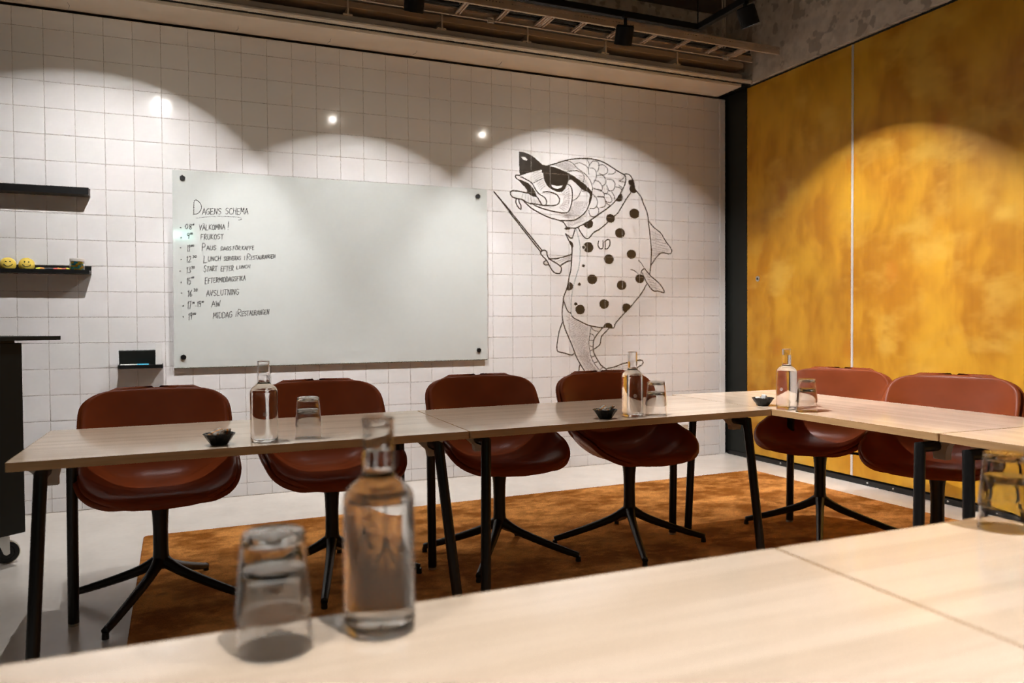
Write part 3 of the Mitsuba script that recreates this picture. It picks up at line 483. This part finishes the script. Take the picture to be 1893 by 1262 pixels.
def P2(s): return [(float(a) / 1000, float(b) / 1000) for a, b in (q.split(',') for q in s.split())]
def curve(s, w, sm=True):
    p = P2(s)
    return LineString(smooth_path([(a, b) for a, b in p], 4) if sm and len(p) > 2 else p).buffer(w / 2, quad_segs=2)
lines_x = [sbox(TX(c) - .0016, 0, TX(c) + .0016, 3) for c in range(18, 33)]; lines_z = [sbox(-3, TZ(r) - .0016, 0, TZ(r) + .0016) for r in range(0, 19)]
GROUT = unary_union(lines_x + lines_z)
def decal(shape, y, h=.0004): return onwall(extrude(shape, h)).apply_translation((0, y, 0))
shirt, collar = Polygon(P2(SHIRT)).buffer(0), Polygon(P2(COLLAR)).buffer(0)
def ell(s):
    v = s.split(); out = []
    for q in v:
        x, z, a, b = [float(t) / 1000 for t in q.split(',')]
        out.append(Polygon([(x + a * math.cos(t), z + b * math.sin(t)) for t in np.linspace(0, 2 * math.pi, 40)[:-1]]))
    return out
mainl = unary_union([curve(s, .0076) for s in MAIN.split('|')])
obj(mu + '__outline', decal(mainl, -.0009), 'm_print'); part_label(mu + '__outline', 'heavy black outline of the fish')
obj(mu + '__scale_lines', decal(unary_union([curve(s, .0044) for s in MED.split('|')]), -.0007), 'm_print'); labels[mu + '__scale_lines'] = {'kind': 'stuff', 'label': 'thinner black scale lines'}
obj(mu + '__hatching', decal(unary_union([curve(s, .0030) for s in THIN.split('|')]), -.0006), 'm_printthin'); labels[mu + '__hatching'] = {'kind': 'stuff', 'label': 'fine grey hatching'}
obj(mu + '__shirt_opening', decal(curve(PLACKET, .0034), -.0007), 'm_printteal')
F = {k: Polygon(P2(s)).buffer(0) for k, s in FILL.items()}
obj(mu + '__sunglasses', decal(Polygon(smooth_path(P2(FILL['glasses']) + P2(FILL['glasses'])[:1], 3)).buffer(0).difference(F['glint1']).difference(F['glint2']).difference(GROUT), -.0011), 'm_print'); part_label(mu + '__sunglasses', 'solid black sunglasses')
obj(mu + '__mouth', decal(F['mouth'].difference(GROUT), -.0008), 'm_print')
obj(mu + '__pointer', decal(F['baton'], -.0010), 'm_print'); part_label(mu + '__pointer', 'black pointer stick')
obj(mu + '__bow', decal(F['neck'], -.0008), 'm_print')
small = ell(SMALL_DOTS)
rings = unary_union([small[0].buffer(.0065), small[3].buffer(.0065)])
for i, d in enumerate(ell(DOTS)):
    d = d.difference(rings).difference(GROUT)
    d = d.intersection(unary_union([shirt, collar]))
    if i in (13, 14, 15, 17): d = d.intersection(collar.buffer(.004)) if i != 17 else d.intersection(shirt.union(collar))
    if d.area > 1e-6: obj(mu + '__spot', decal(d, -.0008), 'm_print')
for d in small: obj(mu + '__small_spot', decal(d, -.0008), 'm_print')
obj(mu + '__lettering', decal(unary_union([curve(s, .0078) for s in UD.split('|')]), -.0009), 'm_print'); part_label(mu + '__lettering', 'letters UD on the shirt')

# ------------------------------------------------------------------ wall shelves and what stands on them
def ledge(name, label, x0, x1, z0, z1, d, back):
    k = thing(name, label, 'shelf', 'black wall ledges' if name == 'wall_shelf' else None)
    obj(k + '__board', box(x0, x1, -d + .002, -.0, z0, z0 + .006, .001), 'm_black')
    obj(k + '__front_lip', box(x0, x1, -d, -d + .006, z0, z1, .0015), 'm_black')
    obj(k + '__back_strip', box(x0, x1, -.012, -.0005, z0, back, .001), 'm_black')
    obj(k + '__end_cap', box(x1 - .004, x1, -d, -.0, z0, z1, .001), 'm_black'); return k
ledge('wall_shelf', 'upper empty black metal wall ledge on the white tiles', -6.1, -4.608, 1.832, 1.872, .107, 1.88)
ledge('wall_shelf', 'lower black metal wall ledge carrying smiley balls and a jar', -6.1, -4.609, 1.380, 1.402, .110, 1.430)
ZS = 1.3862
ball = trimesh.creation.icosphere(3, .040)
def smiley(x, label):
    k = thing('smiley_ball', label, 'ball', 'smiley balls'); y, z = -.062, ZS + .040
    obj(k + '__ball', ball, 'm_smiley', True, T().translate([x, y, z]))
    d = CAM - np.array([x, y, z]); d /= np.linalg.norm(d); d = np.array([d[0], d[1], .05]); d /= np.linalg.norm(d)
    u = np.cross([0, 0, 1.0], d); u /= np.linalg.norm(u); w = np.cross(d, u)
    def on(a, b): q = d + u * a + w * b; q /= np.linalg.norm(q); return np.array([x, y, z]) + q * .0402
    for a in (-.26, .26): obj(k + '__eye', sweep([on(a, .42), on(a, .26)], .0034, 8), 'm_black', True)
    obj(k + '__mouth', sweep([on(t, -.22 - .34 * (1 - (t / .6) ** 2) + .2) for t in np.linspace(-.6, .6, 15)], .0018, 6), 'm_black', True)
smiley(-5.015, 'yellow smiley ball on the lower wall ledge, farther from the jar'); smiley(-4.925, 'yellow smiley ball on the lower wall ledge, nearer the jar')
cols = ['m_yellow', 'm_orange', 'm_black', 'm_black', 'm_red', 'm_orange', 'm_red', 'm_yellow']
names = ['yellow', 'orange', 'black', 'black', 'red', 'orange', 'red', 'yellow']
for i in range(8):
    x = -4.868 + .0215 * i; z = 1.4055 + .004 * (i % 2)
    k = thing('marker_stub', 'short %s marker on the lower wall ledge, %s from the smiley balls' % (names[i], ['first', 'second', 'third', 'fourth', 'fifth', 'sixth', 'seventh', 'eighth'][i]), 'marker')
    obj(k + '__barrel', sweep([(x - .012, -.075, z), (x + .009, -.07, z + .003 * (-1) ** i)], .0055, 10), cols[i], 30)
    obj(k + '__cap', sweep([(x + .009, -.07, z + .003 * (-1) ** i), (x + .015, -.069, z + .004 * (-1) ** i)], .0062, 10), cols[(i + 3) % 8], 30)
j = thing('glass_jar', 'small glass jar with metal lid, full of blue and yellow sweets, on the lower ledge', 'jar')
jx, jy = -4.675, -.066
jar = lathe(fine([(0, 0), (.036, 0), (.040, .004), (.041, .050), (.038, .060), (.034, .066), (.032, .066), (.036, .058), (.039, .050), (.038, .005), (0, .003)]), 40)
obj(j + '__body', jar, 'm_glass', True, T().translate([jx, jy, ZS]))
obj(j + '__lid', lathe([(0, .064), (.0375, .064), (.0385, .066), (.0385, .079), (.036, .082), (0, .082)], 36), 'm_alu', 30, T().translate([jx, jy, ZS]))
part_label(j + '__lid', 'silver screw lid')
cand = box(-.009, .009, -.0045, .0045, -.0045, .0045, .002); cp = {m: mikit.ply(cand, m) for m in ('m_blue', 'm_yellow', 'm_teal', 'm_green')}
cn = {'m_blue': 'blue', 'm_yellow': 'yellow', 'm_teal': 'teal', 'm_green': 'dark green'}
i = 0
for layer in range(6):
    for q in range(9 if layer % 2 else 8):
        a = q * 2 * math.pi / 9 + layer * .35; r = .0265
        m = ['m_blue', 'm_yellow', 'm_teal', 'm_yellow', 'm_blue', 'm_yellow', 'm_green', 'm_blue', 'm_teal', 'm_yellow', 'm_yellow'][(i * 5 + layer) % 11]
        k = thing('sweet', cn[m] + ' sweet inside the glass jar on the wall ledge', 'sweet', cn[m] + ' sweets in the jar')
        scene[k] = {**cp[m], 'to_world': T().translate([jx + r * math.cos(a), jy + r * math.sin(a), ZS + .0095 + .0094 * layer]).rotate([0, 0, 1], math.degrees(a) + 90 + rng.uniform(-12, 12)).rotate([0, 1, 0], float(rng.uniform(-6, 6)))}
        i += 1
ps = ledge('pen_shelf', 'small black metal shelf with a marker, left of the glass board', -4.473, -4.234, .828, .850, .102, .852)
k = thing('notebook', 'black notebook leaning on the wall on the small shelf', 'notebook')
m = box(0, .196, -.010, 0, 0, .104, .002); m.apply_transform(trimesh.transformations.rotation_matrix(.22, (1, 0, 0))); m.apply_translation((-4.470, -.030, .8345))
obj(k + '__cover', m, 'm_charcoal')
for x in (-4.42, -4.37, -4.32): obj(k + '__tab', box(x, x + .006, -.016, -.010, .932, .9385), 'm_white')
k = thing('paper_pack', 'white pack of paper standing at the end of the small shelf', 'paper')
obj(k, cat([box(-4.275, -4.238, -.050 + .006 * i, -.0455 + .006 * i, .8345, .972, .001) for i in range(6)]), 'm_white')
k = thing('marker_pen', 'white whiteboard marker with a blue cap lying on the small shelf', 'marker')
obj(k + '__barrel', sweep([(-4.462, -.074, .8465), (-4.372, -.074, .8465)], .0085, 14), 'm_white', 30)
obj(k + '__cap', sweep([(-4.372, -.074, .8465), (-4.310, -.074, .8465)], .0092, 14), 'm_blue', 30); part_label(k + '__cap', 'blue cap')
k = thing('power_socket', 'white framed wall socket low on the tiles behind the far table', 'socket')
obj(k + '__frame', onwall(extrude(sbox(-.542, .166, -.382, .275).buffer(-.006).buffer(.006).difference(sbox(-.522, .180, -.402, .261)), .010)).apply_translation((0, -.001, 0)), 'm_white')
obj(k + '__insert', box(-.521, -.403, -.007, -.001, .181, .260, .001), 'm_beige'); obj(k + '__divider', box(-.465, -.459, -.009, -.006, .181, .260), 'm_white')

# illuminated exit sign on the wall behind the camera (mirrored in the glass board)
k = thing('exit_sign', 'green illuminated exit sign on the wall behind the camera, seen mirrored in the glass board', 'sign')
obj(k + '__case', box(-4.235, -3.925, YB, YB + .03, 2.315, 2.485, .003), 'm_white')
face = mikit.ply(box(-4.225, -3.935, YB + .028, YB + .031, 2.325, 2.475), 'm_green'); face['emitter'] = {'type': 'area', 'radiance': rgb(2.2, 10.5, 8.6)}; scene[k + '__face'] = face
arrow = mikit.ply(cat([box(-4.21, -4.13, YB + .031, YB + .0335, 2.36, 2.44)]), 'm_white'); arrow['emitter'] = {'type': 'area', 'radiance': rgb(18, 19, 18)}; scene[k + '__door_symbol'] = arrow

# ------------------------------------------------------------------ rug
k = thing('rug', 'large rust brown plush rug under the far tables and chairs', 'rug')
RUG = Polygon([(-4.322, -.815), (-.345, -.700), (-.32, -2.4), (-.36, -4.0), (-4.31, -4.05)])
obj(k, slab(RUG.buffer(-.02).buffer(.02, quad_segs=4), .0005, .012, .004), 'm_rug', 40)

# ------------------------------------------------------------------ tables
ZT = .70
FZ = lambda x, y: .0122 if RUG.contains(Point(x, y)) else .0           # legs stand on the rug or on the floor
def table(label, quad, wood, legs, group='wood topped folding tables'):
    k = thing('folding_table', label, 'table', group)
    q = Polygon(quad); q = q if q.exterior.is_ccw else Polygon(quad[::-1]); q = q.buffer(-.008, join_style=2).buffer(.008, quad_segs=4)
    inner = q.buffer(-.0016, join_style=2)
    obj(k + '__tabletop', slab(inner, ZT - .026, ZT, .0006), wood)
    obj(k + '__shaded_edge_band', extrude(q.difference(inner), .0258).apply_translation((0, 0, ZT - .0262)), 'm_edge_shaded', 30); part_label(k + '__shaded_edge_band', 'orange wooden edge with its shade painted in')
    c = np.mean(np.array(quad), axis=0)
    for (ex, ey), (fx, fy), (dx, dy) in legs:         # elbow, foot, outward direction
        d = np.array([dx, dy], float); d /= np.linalg.norm(d); s = np.array([-d[1], d[0]])
        e = np.array([ex, ey]); b = e - d * .10
        path = [(b[0], b[1], .642), (e[0], e[1], .642), (fx, fy, FZ(fx, fy) + .010)]
        kk = obj(k + '__leg', sweep(path, .0185, 16), 'm_black', 40)
        obj(kk + '__foot', sweep([(fx, fy, FZ(fx, fy)), (fx, fy, FZ(fx, fy) + .012)], .0178, 14), 'm_bracket', 30)
        prof = Polygon([(-.085, 0), (.085, 0), (.085, -.006), (.055, -.012), (.040, -.032), (.034, -.056), (.034, -.078), (-.012, -.078), (-.016, -.056), (-.045, -.028), (-.06, -.012), (-.085, -.006)])
        m = extrude(prof, .030); M = np.eye(4); M[:3, 0] = (s[0], s[1], 0); M[:3, 1] = (0, 0, 1); M[:3, 2] = (d[0], d[1], 0)
        if np.linalg.det(M[:3, :3]) < 0: M[:3, 0] *= -1
        M[:3, 3] = (b[0] - d[0] * .012, b[1] - d[1] * .012, ZT - .0262); m.apply_transform(M)
        obj(k + '__bracket', m, 'm_bracket', 30)
    return k
table('light oak folding table at the left end of the far row, before the glass board', [(-4.589, -2.643), (-3.2085, -2.603), (-3.190, -1.873), (-4.574, -1.917)], 'm_oak_x',
      [((-4.518, -2.54), (-4.545, -2.60), (0, -1)), ((-3.300, -2.535), (-3.240, -2.585), (0, -1)), ((-4.500, -1.99), (-4.505, -1.985), (0, 1)), ((-3.288, -1.96), (-3.285, -1.95), (0, 1))])
table('light oak folding table in the far row, under the fish mural', [(-3.2055, -2.6025), (-1.7905, -2.524), (-1.7700, -1.795), (-3.187, -1.872)], 'm_oak_x',
      [((-3.106, -2.50), (-3.135, -2.56), (0, -1)), ((-1.858, -2.445), (-1.812, -2.49), (0, -1)), ((-3.150, -1.95), (-3.142, -1.935), (0, 1)), ((-1.862, -1.905), (-1.868, -1.897), (0, 1))])
table('light oak folding table at the corner by the yellow wall', [(-1.7665, -1.745), (-1.068, -1.765), (-1.130, -3.355), (-1.812, -3.339)], 'm_oak_y',
      [((-1.782, -1.955), (-1.799, -1.93), (-1, 0)), ((-1.800, -3.262), (-1.800, -3.255), (-1, 0)), ((-1.150, -1.95), (-1.160, -1.952), (1, 0)), ((-1.19, -3.27), (-1.17, -3.27), (1, 0))])
table('light oak folding table in the right row, nearest the right edge of the photo', [(-1.8122, -3.343), (-1.1302, -3.359), (-1.175, -4.76), (-1.860, -4.74)], 'm_oak_y',
      [((-1.802, -3.443), (-1.802, -3.45), (-1, 0)), ((-1.84, -4.64), (-1.84, -4.65), (-1, 0)), ((-1.20, -3.45), (-1.17, -3.45), (1, 0)), ((-1.24, -4.66), (-1.21, -4.66), (1, 0))])
table('pale oak folding table in the near foreground carrying the big bottle', [(-4.68, -4.150), (-3.2335, -4.150), (-3.262, -4.86), (-4.69, -4.86)], 'm_oak_x',
      [((-4.57, -4.23), (-4.59, -4.20), (0, 1)), ((-3.36, -4.23), (-3.34, -4.20), (0, 1)), ((-4.57, -4.78), (-4.59, -4.81), (0, -1)), ((-3.38, -4.78), (-3.36, -4.81), (0, -1))])
table('pale oak folding table at the near right corner carrying the cut-off glasses', [(-3.2310, -4.150), (-2.700, -4.152), (-2.715, -5.55), (-3.290, -5.55)], 'm_oak_x',
      [((-3.16, -4.30), (-3.18, -4.30), (-1, 0)), ((-2.78, -4.30), (-2.755, -4.30), (1, 0)), ((-3.20, -5.42), (-3.23, -5.42), (-1, 0)), ((-2.79, -5.42), (-2.76, -5.42), (1, 0))])

# ------------------------------------------------------------------ chairs (built once, facing -y, hub at the origin)
def profile(v):
    """centre line of the seat shell: front lip -> seat -> back top, as (y, z) with y forward = -"""
    P = np.array([(-.275, .418), (-.268, .440), (-.228, .451), (-.14, .445), (-.04, .433), (.05, .428), (.118, .440), (.165, .478), (.198, .55), (.224, .64), (.244, .73), (.260, .818)])
    C = smooth_path(P, 12); d = np.r_[0, np.cumsum(np.linalg.norm(np.diff(C, axis=0), axis=1))]; d /= d[-1]
    return np.stack([np.interp(v, d, C[:, 0]), np.interp(v, d, C[:, 1])], -1)
def shell_sheet(nu=37, nv=72, grow=0.0):
    th = np.linspace(0, 1, nv); v = .5 - .5 * np.cos(math.pi * th); v = .55 * v + .45 * th
    c = profile(np.clip(v, 0, 1)); e = 1e-3; tan = profile(np.clip(v + e, 0, 1)) - profile(np.clip(v - e, 0, 1)); tan /= np.linalg.norm(tan, axis=1, keepdims=True)
    nrm = np.stack([-tan[:, 1], tan[:, 0]], -1)       # towards the sitter: up on the seat, forward on the back
    W = np.interp(v, [0, .12, .30, .42, .52, .64, .80, 1], [.268, .278, .282, .280, .276, .276, .281, .279])
    v0, v1 = .22, .155
    f = np.where(v < v0, (np.maximum(1e-4, 1 - np.abs(1 - v / v0) ** 2.6)) ** (1 / 2.6), 1.0)
    g = np.where(v > 1 - v1, (np.maximum(1e-4, 1 - np.abs(1 - (1 - v) / v1) ** 3.2)) ** (1 / 3.2), 1.0)
    w = (W + grow) * f * g
    lift = np.interp(v, [0, .08, .2, .35, .46, .56, .68, .8, .9, 1], [.000, .030, .085, .128, .150, .142, .105, .066, .044, .034])
    a = np.linspace(-1, 1, nu); u = np.sin(a * math.pi / 2) * .6 + a * .4
    X = w[:, None] * u[None, :]; q = np.abs(X) / .275
    L = lift[:, None] * q ** 3.0
    Y = c[:, 0:1] + nrm[:, 0:1] * L; Z = c[:, 1:2] + nrm[:, 1:2] * L
    P = np.stack([X, Y, Z], -1)
    du = np.gradient(P, axis=1); dv = np.gradient(P, axis=0); N = np.cross(du, dv); N /= np.linalg.norm(N, axis=-1, keepdims=True) + 1e-12
    N[0] = N[1]; N[-1] = N[-2]; flip = np.sign((N[nv // 4, nu // 2]).dot([0, 0, 1])); N *= flip
    edge = np.minimum(np.minimum((w[:, None] - np.abs(X)), .85 * np.minimum(v, 1 - v)[:, None] * 1.0 + 0 * X), 1.)
    return P, N, np.maximum(edge, 0), v
def thick(P, N, edge, lo, hi, r):
    """closed pad between offsets lo and hi along N, its rim rounded within r"""
    s = np.sqrt(np.clip(1 - (1 - np.clip(edge / r, 0, 1)) ** 2, 0, 1))[..., None]; m = (lo + hi) / 2; h = (hi - lo) / 2
    A = P + N * (m + h * s); B = P + N * (m - h * s)
    nv, nu = P.shape[:2]; V = np.vstack([A.reshape(-1, 3), B.reshape(-1, 3)]); o = nv * nu; Fc = []
    idx = lambda i, j: i * nu + j
    for i in range(nv - 1):
        for j in range(nu - 1):
            a, b, c, d = idx(i, j), idx(i, j + 1), idx(i + 1, j + 1), idx(i + 1, j)
            Fc += [(a, b, c), (a, c, d), (o + a, o + c, o + b), (o + a, o + d, o + c)]
    rim = [idx(0, j) for j in range(nu)] + [idx(i, nu - 1) for i in range(1, nv)] + [idx(nv - 1, j) for j in range(nu - 2, -1, -1)] + [idx(i, 0) for i in range(nv - 2, 0, -1)]
    for a, b in zip(rim, rim[1:] + rim[:1]): Fc += [(a, o + a, o + b), (a, o + b, b)]
    M = trimesh.Trimesh(V, np.array(Fc), process=False); M.merge_vertices(digits_vertex=6); M.update_faces(M.nondegenerate_faces())
    if M.volume < 0: M.invert()
    return M, P[[i // nu for i in rim], [i % nu for i in rim]], N[[i // nu for i in rim], [i % nu for i in rim]]
P, N, E, _ = shell_sheet()
outer, rimP, rimN = thick(P, N, E, -.026, -.0035, .012)
P2_, N2_, E2_, _ = shell_sheet(grow=.000)
pad, _, _ = thick(P2_, N2_, E2_, -.0030, .019, .020)
keep = [0]
column = lathe([(0, .132), (.020, .132), (.030, .142), (.031, .165), (.0275, .20), (.0268, .28), (.029, .34), (.036, .40), (.038, .408), (0, .408)], 28)
plate = cat([box(-.085, .085, -.085, .085, .398, .409, .004), sweep([(.03, .04, .402), (.17, .07, .402)], .006, 8), box(.155, .190, .058, .084, .396, .408, .003)])
LEGPATH = smooth_path([(.005, 0, .165), (.045, 0, .142), (.10, 0, .115), (.20, 0, .078), (.30, 0, .045), (.365, 0, .026)], 6)
leg = sweep(LEGPATH, np.interp(np.linspace(0, 1, len(LEGPATH)), [0, .25, 1], [.026, .020, .0135]), 12)
glide = lathe([(0, 0), (.012, 0), (.012, .008), (.0105, .022), (0, .022)], 16).apply_translation((.362, 0, 0))
CH = {'shell': mikit.ply(outer, 'm_leather', True), 'pad': mikit.ply(pad, 'm_leather', True), 'column': mikit.ply(column, 'm_black', 35), 'plate': mikit.ply(plate, 'm_black'),
      'leg': mikit.ply(leg, 'm_black', True), 'glide': mikit.ply(glide, 'm_black', 30)}
def chair(label, x, y, rz, base, z=0.0, group='brown leather swivel chairs'):
    k = thing('swivel_chair', label, 'chair', group); tw = T().translate([x, y, z]).rotate([0, 0, 1], rz)
    scene[k + '__shell'] = {**CH['shell'], 'to_world': tw}; scene[k + '__seat_pad'] = {**CH['pad'], 'to_world': tw};
    scene[k + '__column'] = {**CH['column'], 'to_world': tw}; scene[k + '__seat_plate'] = {**CH['plate'], 'to_world': tw}
    for i in range(4):
        lt = T().translate([x, y, z]).rotate([0, 0, 1], base + 90 * i)
        kk = obj(k + '__leg', CH['leg'], None, tw=lt); obj(kk + '__glide', CH['glide'], None, tw=lt)
RZ = .012
chair('brown leather swivel chair at the far left, under the small pen shelf', -4.218, -1.860, 3, 62, 0.004)
chair('brown leather swivel chair under the left part of the glass board, behind bottle and glasses', -3.560, -1.870, 3, 75, RZ)
chair('brown leather swivel chair under the right end of the glass board', -2.805, -1.886, 0, 54, RZ)
chair('brown leather swivel chair under the fish mural', -2.150, -1.945, 2, 69, RZ)
chair('brown leather swivel chair at the corner table, before the white strip of the yellow wall', -1.145, -2.150, -68, 45, RZ)
chair('brown leather swivel chair at the right edge of the photo, before the yellow wall', -1.110, -2.790, -66, 40, RZ)

# ------------------------------------------------------------------ things on the tables
def bottle(label, x, y, zw, rz=0, mark=(0, 0)):
    k = thing('water_bottle', label, 'bottle', 'clear water bottles'); R, t = .0432, .0028
    out = [(0, .0035), (.028, .0025), (.036, 0), (R - .0035, .0005), (R - .0008, .003), (R, .008), (R, .160), (R - .0012, .167), (R - .005, .1745), (R - .0115, .1808), (R - .018, .1848), (.0215, .1880), (.0198, .1915), (.0190, .197), (.0192, .255), (.0198, .2585), (.0192, .2605), (.0172, .2605)]
    inn = [(.0164, .2585), (.0160, .25), (.0158, .1975), (.0166, .1915), (.0195, .1855), (R - .0185, .1818), (R - .013, .1782), (R - .0075, .1728), (R - .0040, .1665), (R - t, .159), (R - t, .014), (R - .006, .0095), (.025, .009), (0, .010)]
    rw = np.interp(-zw, [-p[1] for p in inn[:4]], [p[0] for p in inn[:4]])
    air = [p for p in inn if p[1] > zw] + [(rw, zw)]; wet = [(rw, zw)] + [p for p in inn if p[1] < zw]
    tw = T().translate([x, y, ZT + .0004])
    obj(k + '__glass', lathe(fine(out + air), 64), 'm_glass', 55, tw)
    kk = obj(k + '__water', lathe(fine(wet), 64), 'm_glasswater', 55, tw)
    obj(kk + '__surface', lathe([(rw, zw), (0, zw)], 40), 'm_water', False, tw)
    # etched round mark on the side that faces the camera
    ang = math.atan2(CAM[1] - y, CAM[0] - x) + math.radians(mark[0]); zm = mark[1]
    ring = Point(0, 0).buffer(.0068, quad_segs=8).difference(Point(0, 0).buffer(.0056, quad_segs=8))
    star = Polygon([((.0042 if i % 2 == 0 else .0018) * math.sin(i * math.pi / 5), (.0042 if i % 2 == 0 else .0018) * math.cos(i * math.pi / 5) + .0012) for i in range(10)])
    smile = LineString([(-.0042, -.0012), (-.0024, -.0034), (0, -.0042), (.0024, -.0034), (.0042, -.0012)]).buffer(.0006)
    m = extrude(unary_union([ring, star.difference(star.buffer(-.0009)), smile]), .0002)
    vv = np.array(m.vertices); a = ang + vv[:, 0] / R; rr = R + .0002 + vv[:, 2]
    m.vertices = np.stack([rr * np.cos(a), rr * np.sin(a), zm + vv[:, 1]], -1)
    obj(k + '__mark', m, 'm_white', False, tw); part_label(k + '__mark', 'small white round emblem')
bottle('clear water bottle on the far table, between bowl and glasses, before the two left chairs', -3.890, -2.532, .2147, mark=(4, .092))
bottle('clear water bottle on the far table under the fish mural', -2.463, -2.478, .2215, mark=(14, .086))
bottle('clear water bottle on the corner table before the yellow wall', -1.728, -2.545, .234, mark=(-30, .088))
bottle('large blurred clear water bottle in the foreground on the near table', -3.915, -4.220, .2215, mark=(150, .09))
R0, R1, HT = .0355, .0440, .097
TUM = lathe(fine([(0, .0012), (R0 - .008, 0), (R0 - .003, .0004), (R0 - .0006, .003), (R0, .007), (R1, HT - .001), (R1 - .0006, HT), (R1 - .0014, HT), (R1 - .0020, HT - .001), (R0 - .0016, .013), (R0 - .006, .0085), (R0 - .014, .0075), (0, .0078)]), 64)
TUM.apply_transform(trimesh.transformations.rotation_matrix(math.pi, (1, 0, 0))); TUM.apply_translation((0, 0, HT))
TP = mikit.ply(TUM, 'm_glass', 50)
def stack(x, y, where):
    for i, w in enumerate(('lower', 'upper')):
        k = thing('glass_tumbler', 'upside down tumbler, %s of the pair %s' % (w, where), 'glass', 'upside down stacked tumblers')
        scene[k] = {**TP, 'to_world': T().translate([x, y, ZT + .0004 + .0405 * i])}
stack(-3.748, -2.520, 'on the far table right of the left bottle')
stack(-2.358, -2.488, 'on the far table under the fish mural')
stack(-1.722, -2.655, 'on the corner table before the yellow wall')
stack(-4.041, -4.228, 'in the foreground left of the big bottle')
stack(-2.772, -4.228, 'cut by the photo right edge')
BOWL = lathe([(0, 0), (.024, 0), (.026, .002), (.047, .032), (.049, .034), (.049, .036), (.0465, .036), (.0445, .033), (.025, .006), (0, .005)], 10)
BP = mikit.ply(BOWL, 'm_black', 25)
sachet = box(-.019, .019, -.012, .012, -.0035, .0035, .002); SP = mikit.ply(sachet, 'm_foil'); SW = mikit.ply(sachet, 'm_white'); SO = mikit.ply(box(-.0195, .0195, -.003, .003, -.0038, .0038, .001), 'm_orange')
CUBE = mikit.ply(box(-.012, .012, -.010, .010, -.011, .011, .002), 'm_white')
def bowl(x, y, where, kind):
    k = thing('snack_bowl', 'small black faceted bowl %s' % where, 'bowl', 'black snack bowls'); scene[k] = {**BP, 'to_world': T().translate([x, y, ZT + .0003])}
    if kind == 'sachets':
        for i, (dx, dy, dz, rz, rx, ry) in enumerate([(-.018, .008, .034, 20, 12, -22), (.016, .012, .032, -40, -10, 24), (.002, -.016, .034, 70, -18, 8), (-.006, .004, .041, 35, 18, -16), (.022, -.004, .039, 100, -8, 30)]):
            s = thing('wrapped_sweet', 'foil wrapped sweet, %s in the bowl %s' % (['leftmost', 'rear', 'front', 'topmost', 'tilted'][i], where), 'sweet', 'wrapped sweets in the bowls')
            tw = T().translate([x + dx, y + dy, ZT + dz]).rotate([0, 0, 1], rz).rotate([1, 0, 0], rx).rotate([0, 1, 0], ry)
            scene[s + '__wrapper'] = {**SP, 'to_world': tw}; scene[s + '__stripe'] = {**SO, 'to_world': tw}; part_label(s + '__stripe', 'orange stripe')
    else:
        for i, (dx, dy, dz, rz) in enumerate([(.002, -.004, .039, 35), (-.018, .012, .028, 10), (.020, .012, .028, 60)]):
            s = thing('wrapped_sweet', '%s wrapped sweet in the bowl %s' % (['topmost white boxy', 'left low white', 'right low white'][i], where), 'sweet', 'wrapped sweets in the bowls')
            scene[s] = {**CUBE, 'to_world': T().translate([x + dx, y + dy, ZT + dz]).rotate([0, 0, 1], rz).rotate([1, 0, 0], 8)}
bowl(-4.028, -2.545, 'left of the left bottle on the far row', 'sachets')
bowl(-2.597, -2.490, 'left of the bottle under the fish mural', 'sachets')
bowl(-1.722, -2.390, 'left of the bottle on the corner table', 'cube')

# ------------------------------------------------------------------ rolling cabinet at the left edge
c = thing('rolling_cabinet', 'tall black rolling cabinet with an overhanging top, at the left edge of the photo', 'cabinet')
P1 = np.array([-4.793, -1.080]); ex = np.array([-.775, -.632]); ex /= np.linalg.norm(ex); ey = np.array([-.632, .775]); ey /= np.linalg.norm(ey)
obj(c + '__body', obox(P1, ex, ey, .002, .15, 1.005, .80, .42), 'm_charcoal')
obj(c + '__top', obox(P1 - ex * .17 - ey * .015, ex, ey, .001, 1.016, 1.034, .98, .45), 'm_charcoal'); obj(c + '__top_spacer', obox(P1 + ex * .02 + ey * .02, ex, ey, 0, 1.004, 1.017, .74, .38), 'm_black')
for i, (a, b) in enumerate([(.040, .105), (.72, .06), (.085, .36), (.72, .36)]):
    o = P1 + ex * a + ey * b; ang = math.degrees(math.atan2(ex[1], ex[0])) + (156, 40, -30, 70)[i]; tw = xf(o[0], o[1], 0, ang)
    wh = lathe([(0, -.011), (.030, -.011), (.032, -.013), (.048, -.013), (.053, -.008), (.053, .008), (.048, .013), (.032, .013), (.030, .011), (0, .011)], 32); wh.apply_transform(trimesh.transformations.rotation_matrix(math.pi / 2, (1, 0, 0))); wh.apply_translation((.012, 0, .053))
    kk = obj(c + '__caster', cat([box(-.035, .035, -.03, .03, .140, .150, .001), sweep([(0, 0, .126), (0, 0, .141)], .017, 16)] + [onwall(extrude(Polygon([(-.03, .126), (.024, .126), (.024, .047), (.010, .040), (.000, .047)]), .002)).apply_translation((0, s, 0)) for s in (-.0155, .0175)]), 'm_chrome', 30, tw)
    obj(kk + '__wheel', wh, 'm_black', 30, tw); tyre = lathe([(.0495, -.0125), (.0535, -.008), (.0535, .008), (.0495, .0125)], 32); tyre.apply_transform(trimesh.transformations.rotation_matrix(math.pi / 2, (1, 0, 0))); tyre.apply_translation((.012, 0, .0535))
    obj(kk + '__tyre', tyre, 'm_wheelgrey', True, tw); part_label(kk + '__tyre', 'grey rubber tyre'); part_label(kk, 'metal caster bracket')
